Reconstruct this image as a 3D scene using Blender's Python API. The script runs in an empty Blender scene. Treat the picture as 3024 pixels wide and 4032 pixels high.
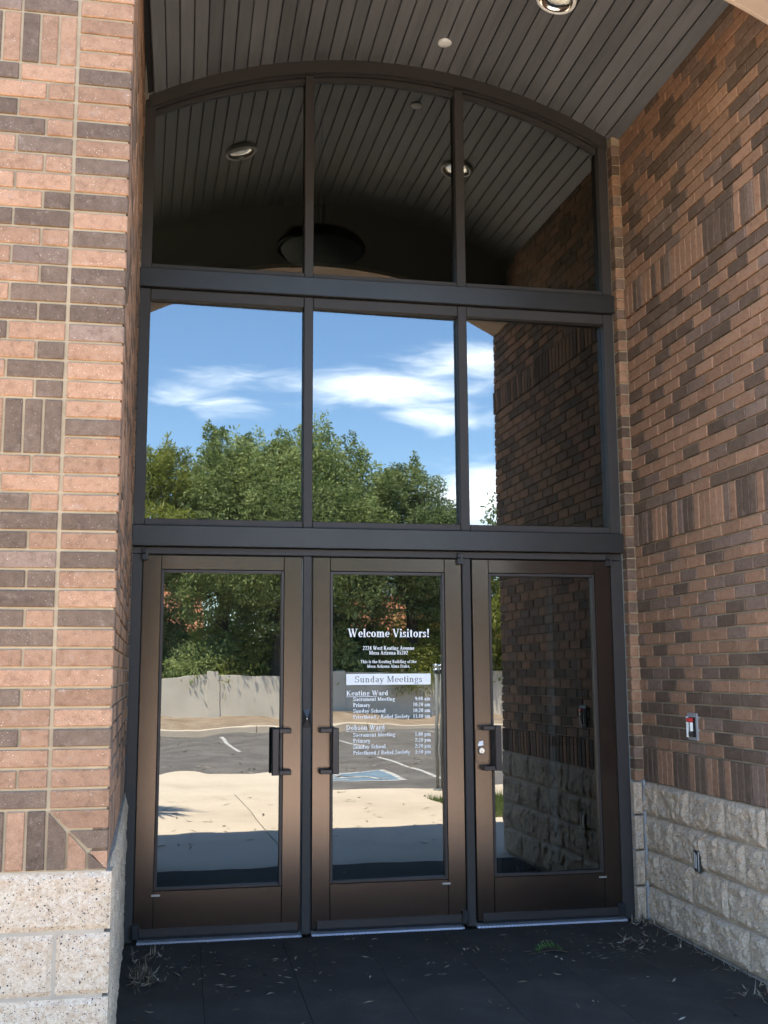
import bpy, bmesh, math, random
import numpy as np
from mathutils import Matrix, Vector

random.seed(7)
RNG = np.random.default_rng(11)
SC = bpy.context.scene
COL = SC.collection
R = math.radians

# ------------------------------------------------------------------ camera, sky, sun, exposure
CAM_LOC = Vector((0.08662, -6.40964, 1.46787))
PIT, YAW, ROL = R(8.54120), R(10.55650), R(-0.30938)
F_PX = 4244.03
cam_data = bpy.data.cameras.new('camera')
cam_data.sensor_fit = 'HORIZONTAL'
cam_data.sensor_width = 36.0
cam_data.lens = 36.0 * F_PX / 3024.0
cam_data.clip_start = 0.05
cam_data.clip_end = 800.0
cam = bpy.data.objects.new('camera', cam_data)
COL.objects.link(cam)
SC.camera = cam
_f = Vector((math.sin(YAW) * math.cos(PIT), math.cos(YAW) * math.cos(PIT), math.sin(PIT)))
_r = Vector((math.cos(YAW), -math.sin(YAW), 0))
_u = _r.cross(_f)
_r2 = math.cos(ROL) * _r + math.sin(ROL) * _u
_u2 = -math.sin(ROL) * _r + math.cos(ROL) * _u
cam.matrix_world = Matrix(((_r2.x, _u2.x, -_f.x, CAM_LOC.x), (_r2.y, _u2.y, -_f.y, CAM_LOC.y), (_r2.z, _u2.z, -_f.z, CAM_LOC.z), (0, 0, 0, 1)))

SUN_DIR = Vector((0.30, -0.30, -1.0)).normalized()        # the way the light travels: from behind the building
SUN_EL = math.asin(-SUN_DIR.z)
world = bpy.data.worlds.new('World')
SC.world = world
world.use_nodes = True
wn, wl = world.node_tree.nodes, world.node_tree.links
wn.clear()
w_out = wn.new('ShaderNodeOutputWorld')
w_bg = wn.new('ShaderNodeBackground')
w_bg.inputs['Strength'].default_value = 0.125
sky = wn.new('ShaderNodeTexSky')
sky.sky_type = 'NISHITA'
sky.sun_disc = False
sky.sun_elevation = SUN_EL
sky.sun_rotation = math.atan2(-SUN_DIR.x, -SUN_DIR.y)
sky.altitude = 370.0
sky.air_density = 1.0
sky.dust_density = 0.35
sky.ozone_density = 1.6


def wmath(op, a, b=None, c=None, clamp=False):
    n = wn.new('ShaderNodeMath')
    n.operation = op
    n.use_clamp = clamp
    for i, v in enumerate((a, b, c)):
        if v is None:
            continue
        if isinstance(v, (int, float)):
            n.inputs[i].default_value = v
        else:
            wl.new(v, n.inputs[i])
    return n.outputs[0]


# clouds: long wispy banks given by azimuth and elevation (degrees), broken up by noise; the same law holds all round the sky
w_tc = wn.new('ShaderNodeTexCoord')
w_sep = wn.new('ShaderNodeSeparateXYZ')
wl.new(w_tc.outputs['Generated'], w_sep.inputs[0])
w_az = wmath('SUBTRACT', wmath('MULTIPLY', wmath('ARCTAN2', w_sep.outputs[0], wmath('MULTIPLY', w_sep.outputs[1], -1.0)), 57.2958), 2.3)
w_el = wmath('MULTIPLY', wmath('ARCSINE', w_sep.outputs[2]), 57.2958)
w_cmb = wn.new('ShaderNodeCombineXYZ')
wl.new(wmath('MULTIPLY', w_az, 0.16), w_cmb.inputs[0])
wl.new(wmath('MULTIPLY', w_el, 0.60), w_cmb.inputs[1])
w_n1 = wn.new('ShaderNodeTexNoise')
w_n1.inputs['Scale'].default_value = 1.0
w_n1.inputs['Detail'].default_value = 8.0
w_n1.inputs['Roughness'].default_value = 0.58
w_n1.inputs['Distortion'].default_value = 0.6
wl.new(w_cmb.outputs[0], w_n1.inputs['Vector'])
dens = None
for (a0, e0, sa, se, k) in ((10.8, 15.2, 5.4, 1.15, 1.05), (14.8, 16.3, 4.4, 1.3, 1.0), (13.5, 13.5, 3.8, 0.95, 0.9), (4.2, 15.4, 4.6, 0.75, 0.78),
                            (0.2, 14.5, 3.8, 0.8, 0.8), (16.5, 9.2, 4.2, 1.6, 1.3), (-18.0, 17.0, 7.0, 1.2, 0.8), (40.0, 19.0, 12.0, 2.4, 0.9),
                            (-52.0, 24.0, 14.0, 2.6, 0.8), (120.0, 22.0, 20.0, 4.0, 0.8), (75.0, 12.0, 16.0, 2.0, 0.8), (-110.0, 16.0, 18.0, 3.0, 0.8)):
    ga = wmath('POWER', wmath('DIVIDE', wmath('SUBTRACT', w_az, a0), sa), 2.0)
    ge = wmath('POWER', wmath('DIVIDE', wmath('SUBTRACT', w_el, e0), se), 2.0)
    g = wmath('MULTIPLY', wmath('EXPONENT', wmath('MULTIPLY', wmath('ADD', ga, ge), -0.7)), k)
    dens = g if dens is None else wmath('MAXIMUM', dens, g)
w_c = wmath('ADD', wmath('MULTIPLY', dens, 0.95), wmath('MULTIPLY', wmath('SUBTRACT', w_n1.outputs['Fac'], 0.5), 1.9))
w_map = wn.new('ShaderNodeMapRange')
w_map.interpolation_type = 'SMOOTHSTEP'
w_map.inputs['From Min'].default_value = 0.30
w_map.inputs['From Max'].default_value = 1.42
wl.new(w_c, w_map.inputs['Value'])
w_mix = wn.new('ShaderNodeMix')
w_mix.data_type = 'RGBA'
w_mix.inputs['B'].default_value = (10.5, 10.8, 11.2, 1)
wl.new(w_map.outputs[0], w_mix.inputs['Factor'])
w_hs = wn.new('ShaderNodeHueSaturation')
w_hs.inputs['Saturation'].default_value = 1.12
w_hs.inputs['Value'].default_value = 1.14
wl.new(sky.outputs[0], w_hs.inputs['Color'])
wl.new(w_hs.outputs[0], w_mix.inputs['A'])
wl.new(w_mix.outputs['Result'], w_bg.inputs['Color'])
wl.new(w_bg.outputs[0], w_out.inputs['Surface'])

sun_data = bpy.data.lights.new('sun', 'SUN')
sun_data.energy = 5.0
sun_data.angle = R(0.5)
sun_data.color = (1.0, 0.905, 0.765)
sun = bpy.data.objects.new('sun', sun_data)
COL.objects.link(sun)
sun.location = (-10, 10, 30)
sun.rotation_euler = SUN_DIR.to_track_quat('-Z', 'Y').to_euler()

vs = SC.view_settings
vs.view_transform = 'Standard'
vs.look = 'None'
vs.gamma = 1.0
vs.use_curve_mapping = False
vs.exposure = 2.95
cy = SC.cycles
cy.max_bounces = 12
cy.diffuse_bounces = 6
cy.glossy_bounces = 6
cy.transmission_bounces = 6
cy.transparent_max_bounces = 12
cy.caustics_reflective = False
cy.caustics_refractive = False
cy.use_denoising = True
cy.sample_clamp_indirect = 8.0


# ------------------------------------------------------------------ projection helper (only to rank pieces by size)
def project(p):
    d = Vector(p) - CAM_LOC
    z = d.dot(_f)
    if z <= 0.05:
        return None
    return (1512 + F_PX * d.dot(_r2) / z, 2016 - F_PX * d.dot(_u2) / z, z)


# ------------------------------------------------------------------ materials
def new_mat(name):
    m = bpy.data.materials.new(name)
    m.use_nodes = True
    nt = m.node_tree
    nt.nodes.clear()
    out = nt.nodes.new('ShaderNodeOutputMaterial')
    return m, nt.nodes, nt.links, out


def ramp(nodes, stops, interp='LINEAR'):
    n = nodes.new('ShaderNodeValToRGB')
    n.color_ramp.interpolation = interp
    el = n.color_ramp.elements
    while len(el) < len(stops):
        el.new(0.5)
    for e, (p, c) in zip(el, stops):
        e.position = p
        e.color = c if len(c) == 4 else (*c, 1)
    return n


def noise(nodes, links, vec, scale, detail=4, rough=0.55):
    n = nodes.new('ShaderNodeTexNoise')
    n.inputs['Scale'].default_value = scale
    n.inputs['Detail'].default_value = detail
    n.inputs['Roughness'].default_value = rough
    if vec is not None:
        links.new(vec, n.inputs['Vector'])
    return n.outputs['Fac']


def mixc(nodes, links, fac, a, b, mode='MIX'):
    n = nodes.new('ShaderNodeMix')
    n.data_type = 'RGBA'
    n.blend_type = mode
    for sock, v in (('Factor', fac), ('A', a), ('B', b)):
        if isinstance(v, (int, float)):
            n.inputs[sock].default_value = v
        elif isinstance(v, tuple):
            n.inputs[sock].default_value = v if len(v) == 4 else (*v, 1)
        else:
            links.new(v, n.inputs[sock])
    return n.outputs['Result']


def coords(nodes, links, per_object=True, kind='Object'):
    tc = nodes.new('ShaderNodeTexCoord')
    if not per_object:
        return tc.outputs[kind], None
    oi = nodes.new('ShaderNodeObjectInfo')
    v = nodes.new('ShaderNodeVectorMath')
    v.operation = 'MULTIPLY_ADD'
    links.new(oi.outputs['Random'], v.inputs[0])
    v.inputs[1].default_value = (37.0, 53.0, 71.0)
    links.new(tc.outputs[kind], v.inputs[2])
    return v.outputs[0], oi.outputs['Random']


def bump(nodes, links, height, strength, dist, bsdf):
    b = nodes.new('ShaderNodeBump')
    b.inputs['Strength'].default_value = strength
    b.inputs['Distance'].default_value = dist
    links.new(height, b.inputs['Height'])
    links.new(b.outputs[0], bsdf.inputs['Normal'])
    return b


def principled(nodes, links, out, rough=0.8, metal=0.0, spec=0.3):
    p = nodes.new('ShaderNodeBsdfPrincipled')
    p.inputs['Roughness'].default_value = rough
    p.inputs['Metallic'].default_value = metal
    p.inputs['Specular IOR Level'].default_value = spec
    links.new(p.outputs[0], out.inputs['Surface'])
    return p


def mat_plain(name, col, rough=0.6, metal=0.0, spec=0.4, var=0.12, scale=14.0, bumpd=0.0):
    m, n, l, out = new_mat(name)
    v, _ = coords(n, l)
    p = principled(n, l, out, rough, metal, spec)
    f = noise(n, l, v, scale, 5)
    lo = tuple(c * (1 - var) for c in col)
    hi = tuple(min(1, c * (1 + var)) for c in col)
    rp = ramp(n, [(0.3, lo), (0.7, hi)])
    l.new(f, rp.inputs[0])
    l.new(rp.outputs[0], p.inputs['Base Color'])
    if bumpd:
        bump(n, l, f, 0.5, bumpd, p)
    return m


def mat_brick(name, base, alt, flecks=(0.56, 0.45, 0.36), fleck_amt=1.25):
    m, n, l, out = new_mat(name)
    v, rnd = coords(n, l)
    p = principled(n, l, out, 0.85, 0, 0.2)
    big = noise(n, l, v, 9.0, 5, 0.6)
    c0 = mixc(n, l, big, base, alt)
    hv = n.new('ShaderNodeHueSaturation')
    mr = n.new('ShaderNodeMapRange')
    mr.inputs['To Min'].default_value = 0.82
    mr.inputs['To Max'].default_value = 1.2
    l.new(rnd, mr.inputs['Value'])
    l.new(mr.outputs[0], hv.inputs['Value'])
    l.new(c0, hv.inputs['Color'])
    fine = noise(n, l, v, 260.0, 3, 0.7)
    r1 = ramp(n, [(0.28, (0.62, 0.62, 0.62)), (0.55, (1, 1, 1)), (0.8, (1.12, 1.1, 1.08))])
    l.new(fine, r1.inputs[0])
    c1 = mixc(n, l, 1.0, hv.outputs[0], r1.outputs[0], 'MULTIPLY')
    mid = noise(n, l, v, 34.0, 6, 0.7)
    r5 = ramp(n, [(0.30, (0.70, 0.66, 0.64)), (0.48, (1, 1, 1)), (0.68, (1.16, 1.15, 1.14))])
    l.new(mid, r5.inputs[0])
    c1 = mixc(n, l, 1.0, c1, r5.outputs[0], 'MULTIPLY')
    vo = n.new('ShaderNodeTexVoronoi')
    vo.inputs['Scale'].default_value = 75.0
    l.new(v, vo.inputs['Vector'])
    clus = noise(n, l, v, 14.0, 3)
    r2 = ramp(n, [(0.10, (1, 1, 1)), (0.16, (0, 0, 0))])
    l.new(vo.outputs['Distance'], r2.inputs[0])
    r3 = ramp(n, [(0.40, (0, 0, 0)), (0.58, (1, 1, 1))])
    l.new(clus, r3.inputs[0])
    mm = n.new('ShaderNodeMath')
    mm.operation = 'MULTIPLY'
    l.new(r2.outputs[0], mm.inputs[0])
    l.new(r3.outputs[0], mm.inputs[1])
    mm2 = n.new('ShaderNodeMath')
    mm2.operation = 'MULTIPLY'
    mm2.inputs[1].default_value = 0.7 * fleck_amt
    l.new(mm.outputs[0], mm2.inputs[0])
    c2 = mixc(n, l, mm2.outputs[0], c1, flecks)
    dust = noise(n, l, v, 22.0, 6, 0.7)
    r4 = ramp(n, [(0.56, (0, 0, 0)), (0.78, (0.5, 0.5, 0.5))])
    l.new(dust, r4.inputs[0])
    c3 = mixc(n, l, r4.outputs[0], c2, (0.33, 0.25, 0.20))
    l.new(c3, p.inputs['Base Color'])
    h = noise(n, l, v, 180.0, 4, 0.7)
    bump(n, l, h, 0.55, 0.0012, p)
    return m


def mat_block(name):
    m, n, l, out = new_mat(name)
    v, rnd = coords(n, l)
    p = principled(n, l, out, 0.9, 0, 0.2)
    big = noise(n, l, v, 28.0, 6, 0.7)
    r0 = ramp(n, [(0.32, (0.355, 0.262, 0.175)), (0.45, (0.425, 0.328, 0.235)), (0.58, (0.47, 0.38, 0.285)), (0.75, (0.43, 0.325, 0.245))])
    l.new(big, r0.inputs[0])
    fine = noise(n, l, v, 95.0, 4, 0.7)
    r1 = ramp(n, [(0.28, (0.58, 0.50, 0.43)), (0.45, (0.94, 0.90, 0.86)), (0.58, (1.05, 1.03, 1.0)), (0.78, (1.22, 1.2, 1.2))])
    l.new(fine, r1.inputs[0])
    c1 = mixc(n, l, 1.0, r0.outputs[0], r1.outputs[0], 'MULTIPLY')
    warp = n.new('ShaderNodeVectorMath')
    warp.operation = 'MULTIPLY_ADD'
    nn = n.new('ShaderNodeTexNoise')
    nn.inputs['Scale'].default_value = 120.0
    l.new(v, nn.inputs['Vector'])
    l.new(nn.outputs['Color'], warp.inputs[0])
    warp.inputs[1].default_value = (0.006, 0.006, 0.006)
    l.new(v, warp.inputs[2])
    for sc, th, col in ((78.0, 0.15, (0.055, 0.05, 0.048)), (130.0, 0.17, (0.11, 0.09, 0.08)), (95.0, 0.16, (0.24, 0.16, 0.115)), (150.0, 0.16, (0.55, 0.50, 0.44))):
        vo = n.new('ShaderNodeTexVoronoi')
        vo.inputs['Scale'].default_value = sc
        vo.inputs['Randomness'].default_value = 1.0
        l.new(warp.outputs[0], vo.inputs['Vector'])
        # only some cells carry a pebble, of a size of its own
        sep = n.new('ShaderNodeSeparateColor')
        l.new(vo.outputs['Color'], sep.inputs[0])
        g = n.new('ShaderNodeMapRange')
        g.inputs['From Min'].default_value = 0.45
        g.inputs['From Max'].default_value = 1.0
        g.inputs['To Min'].default_value = 0.0
        g.inputs['To Max'].default_value = th * 2.0
        l.new(sep.outputs[0], g.inputs['Value'])
        lt = n.new('ShaderNodeMath')
        lt.operation = 'LESS_THAN'
        l.new(vo.outputs['Distance'], lt.inputs[0])
        l.new(g.outputs[0], lt.inputs[1])
        c1 = mixc(n, l, lt.outputs[0], c1, col)
    l.new(c1, p.inputs['Base Color'])
    h = noise(n, l, v, 130.0, 5, 0.7)
    bump(n, l, h, 0.7, 0.003, p)
    return m


def mat_mortar(name, col):
    m, n, l, out = new_mat(name)
    v, _ = coords(n, l, False)
    p = principled(n, l, out, 0.95, 0, 0.1)
    f = noise(n, l, v, 6.0, 6, 0.6)
    rp = ramp(n, [(0.3, tuple(c * 0.78 for c in col)), (0.7, tuple(c * 1.15 for c in col))])
    l.new(f, rp.inputs[0])
    l.new(rp.outputs[0], p.inputs['Base Color'])
    h = noise(n, l, v, 220.0, 4, 0.7)
    bump(n, l, h, 0.6, 0.002, p)
    return m


def mat_metal(name, col, rough, metal=0.85, streak=0.25):
    m, n, l, out = new_mat(name)
    v, _ = coords(n, l, False)
    p = principled(n, l, out, rough, metal, 0.4)
    f = noise(n, l, v, 5.0, 6, 0.65)
    rp = ramp(n, [(0.3, tuple(c * (1 - streak) for c in col)), (0.7, tuple(c * (1 + streak) for c in col))])
    l.new(f, rp.inputs[0])
    fine = noise(n, l, v, 60.0, 5, 0.7)
    r2 = ramp(n, [(0.62, (0, 0, 0)), (0.85, (0.04, 0.04, 0.04))])
    l.new(fine, r2.inputs[0])
    c = mixc(n, l, r2.outputs[0], rp.outputs[0], (0.22, 0.19, 0.17))
    l.new(c, p.inputs['Base Color'])
    rr = n.new('ShaderNodeMapRange')
    rr.inputs['To Min'].default_value = rough * 0.95
    rr.inputs['To Max'].default_value = min(1, rough * 1.06)
    l.new(f, rr.inputs['Value'])
    l.new(rr.outputs[0], p.inputs['Roughness'])
    return m


def mat_glass(name, refl=0.42, wav=1.0, tint=0.4):
    m, n, l, out = new_mat(name)
    v, _ = coords(n, l)
    gl = n.new('ShaderNodeBsdfGlossy')
    gl.inputs['Roughness'].default_value = 0.0
    gl.inputs['Color'].default_value = (0.97, 1.0, 0.985, 1)
    tr = n.new('ShaderNodeBsdfTransparent')
    tr.inputs['Color'].default_value = (tint, tint * 1.1, tint * 1.08, 1)
    mx = n.new('ShaderNodeMixShader')
    fr = n.new('ShaderNodeFresnel')
    fr.inputs['IOR'].default_value = 1.5
    ad = n.new('ShaderNodeMath')
    ad.operation = 'ADD'
    ad.use_clamp = True
    ad.inputs[1].default_value = refl
    l.new(fr.outputs[0], ad.inputs[0])
    l.new(ad.outputs[0], mx.inputs[0])
    l.new(tr.outputs[0], mx.inputs[1])
    l.new(gl.outputs[0], mx.inputs[2])
    l.new(mx.outputs[0], out.inputs['Surface'])
    # roller-wave distortion of tempered panes
    st = n.new('ShaderNodeVectorMath')
    st.operation = 'MULTIPLY'
    st.inputs[1].default_value = (0.8, 1.0, 1.6)
    l.new(v, st.inputs[0])
    h = noise(n, l, st.outputs[0], 3.0, 1.5, 0.4)
    b = n.new('ShaderNodeBump')
    b.inputs['Strength'].default_value = 0.5 * wav
    b.inputs['Distance'].default_value = 0.0016
    l.new(h, b.inputs['Height'])
    l.new(b.outputs[0], gl.inputs['Normal'])
    return m


def mat_ground(name, stops, scale, bumpd=0.003, rough=0.9, fine=160.0, fine_amt=0.35, spec=0.2):
    m, n, l, out = new_mat(name)
    v, _ = coords(n, l, False)
    p = principled(n, l, out, rough, 0, spec)
    f = noise(n, l, v, scale, 7, 0.62)
    rp = ramp(n, stops)
    l.new(f, rp.inputs[0])
    g = noise(n, l, v, fine, 4, 0.7)
    r2 = ramp(n, [(0.3, (1 - fine_amt,) * 3), (0.55, (1, 1, 1)), (0.75, (1 + fine_amt * 0.6,) * 3)])
    l.new(g, r2.inputs[0])
    c = mixc(n, l, 1.0, rp.outputs[0], r2.outputs[0], 'MULTIPLY')
    l.new(c, p.inputs['Base Color'])
    bump(n, l, g, 0.7, bumpd, p)
    return m


def mat_leaf(name, cols, trans=0.42, rough=0.55):
    m, n, l, out = new_mat(name)
    at = n.new('ShaderNodeAttribute')
    at.attribute_name = 'tint'
    rp = ramp(n, [(i / (len(cols) - 1), c) for i, c in enumerate(cols)])
    l.new(at.outputs['Fac'], rp.inputs[0])
    d = n.new('ShaderNodeBsdfPrincipled')
    d.inputs['Roughness'].default_value = rough
    d.inputs['Specular IOR Level'].default_value = 0.35
    t = n.new('ShaderNodeBsdfTranslucent')
    l.new(rp.outputs[0], d.inputs['Base Color'])
    hs = n.new('ShaderNodeHueSaturation')
    hs.inputs['Value'].default_value = 1.3
    l.new(rp.outputs[0], hs.inputs['Color'])
    l.new(hs.outputs[0], t.inputs['Color'])
    mx = n.new('ShaderNodeMixShader')
    mx.inputs[0].default_value = trans
    l.new(d.outputs[0], mx.inputs[1])
    l.new(t.outputs[0], mx.inputs[2])
    l.new(mx.outputs[0], out.inputs['Surface'])
    return m


def mat_plank(name):
    m, n, l, out = new_mat(name)
    v, rnd = coords(n, l)
    p = principled(n, l, out, 0.40, 0, 0.45)
    st = n.new('ShaderNodeVectorMath')
    st.operation = 'MULTIPLY'
    st.inputs[1].default_value = (9.0, 0.8, 9.0)
    l.new(v, st.inputs[0])
    f = noise(n, l, st.outputs[0], 3.0, 6, 0.65)
    rp = ramp(n, [(0.3, (0.095, 0.094, 0.096)), (0.7, (0.152, 0.150, 0.152))])
    l.new(f, rp.inputs[0])
    hv = n.new('ShaderNodeHueSaturation')
    mr = n.new('ShaderNodeMapRange')
    mr.inputs['To Min'].default_value = 0.78
    mr.inputs['To Max'].default_value = 1.2
    l.new(rnd, mr.inputs['Value'])
    l.new(mr.outputs[0], hv.inputs['Value'])
    l.new(rp.outputs[0], hv.inputs['Color'])
    l.new(hv.outputs[0], p.inputs['Base Color'])
    rr = n.new('ShaderNodeMapRange')
    rr.inputs['To Min'].default_value = 0.28
    rr.inputs['To Max'].default_value = 0.55
    l.new(f, rr.inputs['Value'])
    l.new(rr.outputs[0], p.inputs['Roughness'])
    bump(n, l, f, 0.4, 0.0018, p)
    return m


M = {
    'brick_light': mat_brick('brick_light', (0.252, 0.130, 0.076), (0.328, 0.194, 0.118)),
    'brick_mid': mat_brick('brick_mid', (0.160, 0.102, 0.073), (0.212, 0.142, 0.103)),
    'brick_dark': mat_brick('brick_dark', (0.096, 0.062, 0.043), (0.155, 0.103, 0.070), (0.42, 0.36, 0.32), 0.8),
    'block': mat_block('split_face_block'),
    'mortar': mat_mortar('mortar', (0.34, 0.26, 0.17)),
    'mortar_pale': mat_mortar('mortar_pale', (0.35, 0.29, 0.22)),
    'caulk': mat_plain('grey_caulk', (0.27, 0.27, 0.27), 0.7),
    'post': mat_plain('galvanised_post', (0.16, 0.17, 0.17), 0.6),
    'frame': mat_metal('dark_bronze_metal', (0.036, 0.031, 0.028), 0.55, 0.0, 0.10),
    'door': mat_metal('bronze_metal', (0.120, 0.096, 0.083), 0.225, 0.95, 0.06),
    'header': mat_metal('slate_bronze_metal', (0.052, 0.050, 0.048), 0.40, 0.6, 0.08),
    'bead': mat_metal('dark_bead_metal', (0.060, 0.053, 0.051), 0.45, 0.6, 0.08),
    'black': mat_plain('black_plastic', (0.018, 0.018, 0.019), 0.45),
    'gasket': mat_plain('black_gasket', (0.008, 0.008, 0.008), 0.8),
    'steel': mat_metal('brushed_steel', (0.62, 0.63, 0.65), 0.3, 1.0, 0.1),
    'alu': mat_metal('mill_aluminium', (0.46, 0.46, 0.47), 0.42, 0.8, 0.15),
    'reflector': mat_metal('bright_reflector', (0.86, 0.82, 0.74), 0.16, 1.0, 0.04),
    'white': mat_plain('white_paint', (0.82, 0.80, 0.75), 0.5, var=0.04),
    'vinyl': mat_plain('white_vinyl', (0.95, 0.94, 0.91), 0.5, var=0.01),
    'cutout_grey': mat_plain('cutout_reflection_grey', (0.16, 0.15, 0.15), 0.5, var=0.05),  # flat grey for the dim reflection seen through cut-out letters
    'red': mat_plain('red_plastic', (0.55, 0.03, 0.03), 0.4),
    'stucco': mat_ground('beige_stucco', [(0.3, (0.385, 0.29, 0.222)), (0.7, (0.43, 0.33, 0.255))], 4.0, 0.002, 0.9, 120.0, 0.08),
    'glass_window': mat_glass('reflective_glass', 0.105, 0.5, 0.30),
    'glass_door': mat_glass('reflective_door_glass', 0.105, 0.65, 0.25),
    'plank': mat_plank('dark_stained_plank'),
    'panel_shade': mat_plain('painted_shade', (0.085, 0.085, 0.082), 0.6, var=0.2, scale=2.0),  # shade of the unlit face over the opening, put into the colour
    'seam': mat_plain('plank_backing', (0.012, 0.011, 0.010), 0.9),
    'mat': mat_ground('black_ribbed_mat', [(0.25, (0.026, 0.022, 0.0175)), (0.5, (0.040, 0.034, 0.027)), (0.72, (0.060, 0.051, 0.041))], 2.2, 0.002, 0.85, 300.0, 0.5),
    'concrete': mat_ground('sunlit_concrete', [(0.25, (0.43, 0.355, 0.27)), (0.5, (0.54, 0.455, 0.355)), (0.75, (0.60, 0.51, 0.405))], 0.7, 0.002, 0.9, 90.0, 0.16),
    'asphalt': mat_ground('worn_asphalt', [(0.25, (0.085, 0.077, 0.069)), (0.5, (0.145, 0.132, 0.12)), (0.75, (0.21, 0.19, 0.17))], 1.1, 0.006, 0.9, 70.0, 0.4),
    'mulch': mat_ground('brown_gravel_mulch', [(0.25, (0.19, 0.13, 0.09)), (0.5, (0.31, 0.235, 0.17)), (0.75, (0.42, 0.34, 0.26))], 1.6, 0.02, 0.95, 26.0, 0.6),
    'soil': mat_ground('desert_ground', [(0.25, (0.20, 0.15, 0.10)), (0.75, (0.30, 0.235, 0.165))], 0.3, 0.01, 0.95, 30.0, 0.4),
    'cmu': mat_ground('painted_masonry', [(0.25, (0.50, 0.455, 0.38)), (0.75, (0.63, 0.58, 0.495))], 1.2, 0.003, 0.9, 60.0, 0.14),
    'paint_white': mat_ground('road_paint_white', [(0.38, (0.30, 0.29, 0.275)), (0.62, (0.62, 0.60, 0.57))], 6.0, 0.002, 0.8, 60.0, 0.2),
    'paint_blue': mat_ground('road_paint_blue', [(0.3, (0.12, 0.18, 0.235)), (0.7, (0.20, 0.275, 0.34))], 3.0, 0.002, 0.8, 60.0, 0.3),
    'tile': mat_ground('terracotta_tile', [(0.25, (0.36, 0.135, 0.075)), (0.75, (0.50, 0.215, 0.125))], 3.0, 0.004, 0.85, 40.0, 0.3),
    'house': mat_ground('tan_house_stucco', [(0.3, (0.46, 0.37, 0.27)), (0.7, (0.53, 0.43, 0.33))], 2.0, 0.002, 0.9, 60.0, 0.1),
    'bark': mat_ground('grey_brown_bark', [(0.25, (0.045, 0.033, 0.025)), (0.75, (0.11, 0.085, 0.065))], 5.0, 0.02, 0.95, 40.0, 0.5),
    'wood': mat_ground('weathered_fence_wood', [(0.25, (0.14, 0.09, 0.06)), (0.75, (0.24, 0.165, 0.11))], 4.0, 0.004, 0.9, 60.0, 0.3),
    'leaf_green': mat_leaf('green_leaf', [(0.08, 0.115, 0.035), (0.19, 0.24, 0.08), (0.36, 0.42, 0.17)]),
    'leaf_grey': mat_leaf('grey_green_leaf', [(0.075, 0.11, 0.04), (0.155, 0.20, 0.075), (0.26, 0.31, 0.13)]),
    'leaf_yellow': mat_leaf('yellow_green_leaf', [(0.10, 0.115, 0.02), (0.19, 0.22, 0.04), (0.32, 0.33, 0.075)]),
    'leaf_pale': mat_leaf('pale_leaf', [(0.30, 0.33, 0.20), (0.42, 0.44, 0.30), (0.5, 0.5, 0.36)]),
    'grass': mat_leaf('lawn_blade', [(0.05, 0.085, 0.018), (0.09, 0.14, 0.03), (0.17, 0.2, 0.06)], 0.25),
    'dry_leaf': mat_leaf('dry_leaf', [(0.07, 0.052, 0.034), (0.16, 0.125, 0.08), (0.42, 0.36, 0.27)], 0.15, 0.7),
    'sprig': mat_leaf('fresh_sprig', [(0.06, 0.14, 0.03), (0.10, 0.22, 0.05), (0.16, 0.30, 0.08)], 0.3),
    'inside_wall': mat_plain('interior_wall', (0.30, 0.29, 0.26), 0.8, var=0.05, scale=3),
    'inside_pale': mat_plain('interior_pale_wall', (0.55, 0.58, 0.57), 0.8, var=0.05, scale=3),
    'inside_dark': mat_plain('interior_dark_frame', (0.03, 0.026, 0.024), 0.6),
    'inside_floor': mat_plain('interior_carpet', (0.06, 0.055, 0.05), 0.95),
    'bowl': mat_plain('smoked_glass_bowl', (0.02, 0.026, 0.025), 0.25),
    'bowl_rim': mat_plain('frosted_glass', (0.62, 0.66, 0.66), 0.5),
    'brass': mat_metal('brass', (0.55, 0.42, 0.16), 0.3, 1.0, 0.1),
}


# ------------------------------------------------------------------ object helpers
def tag(o, label=None, cat=None, group=None, kind=None):
    if label:
        o['label'] = label
    if cat:
        o['category'] = cat
    if group:
        o['group'] = group
    if kind:
        o['kind'] = kind
    return o


def thing(name, loc, label, cat, group=None):
    o = bpy.data.objects.new(name, None)
    COL.objects.link(o)
    o.location = loc
    o.empty_display_size = 0.1
    return tag(o, label, cat, group)


def world_of(o):
    t = Vector((0, 0, 0))
    while o is not None:
        t += o.location
        o = o.parent
    return t


def put(name, mesh, parent=None, loc=(0, 0, 0), rot=None):
    """links a mesh; loc is where its own origin stands in the world"""
    o = bpy.data.objects.new(name, mesh)
    COL.objects.link(o)
    loc = Vector(loc)
    if parent is not None:
        o.parent = parent
        loc = loc - world_of(parent)
    o.location = loc
    if rot is not None:
        o.rotation_euler = rot
    return o


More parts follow.
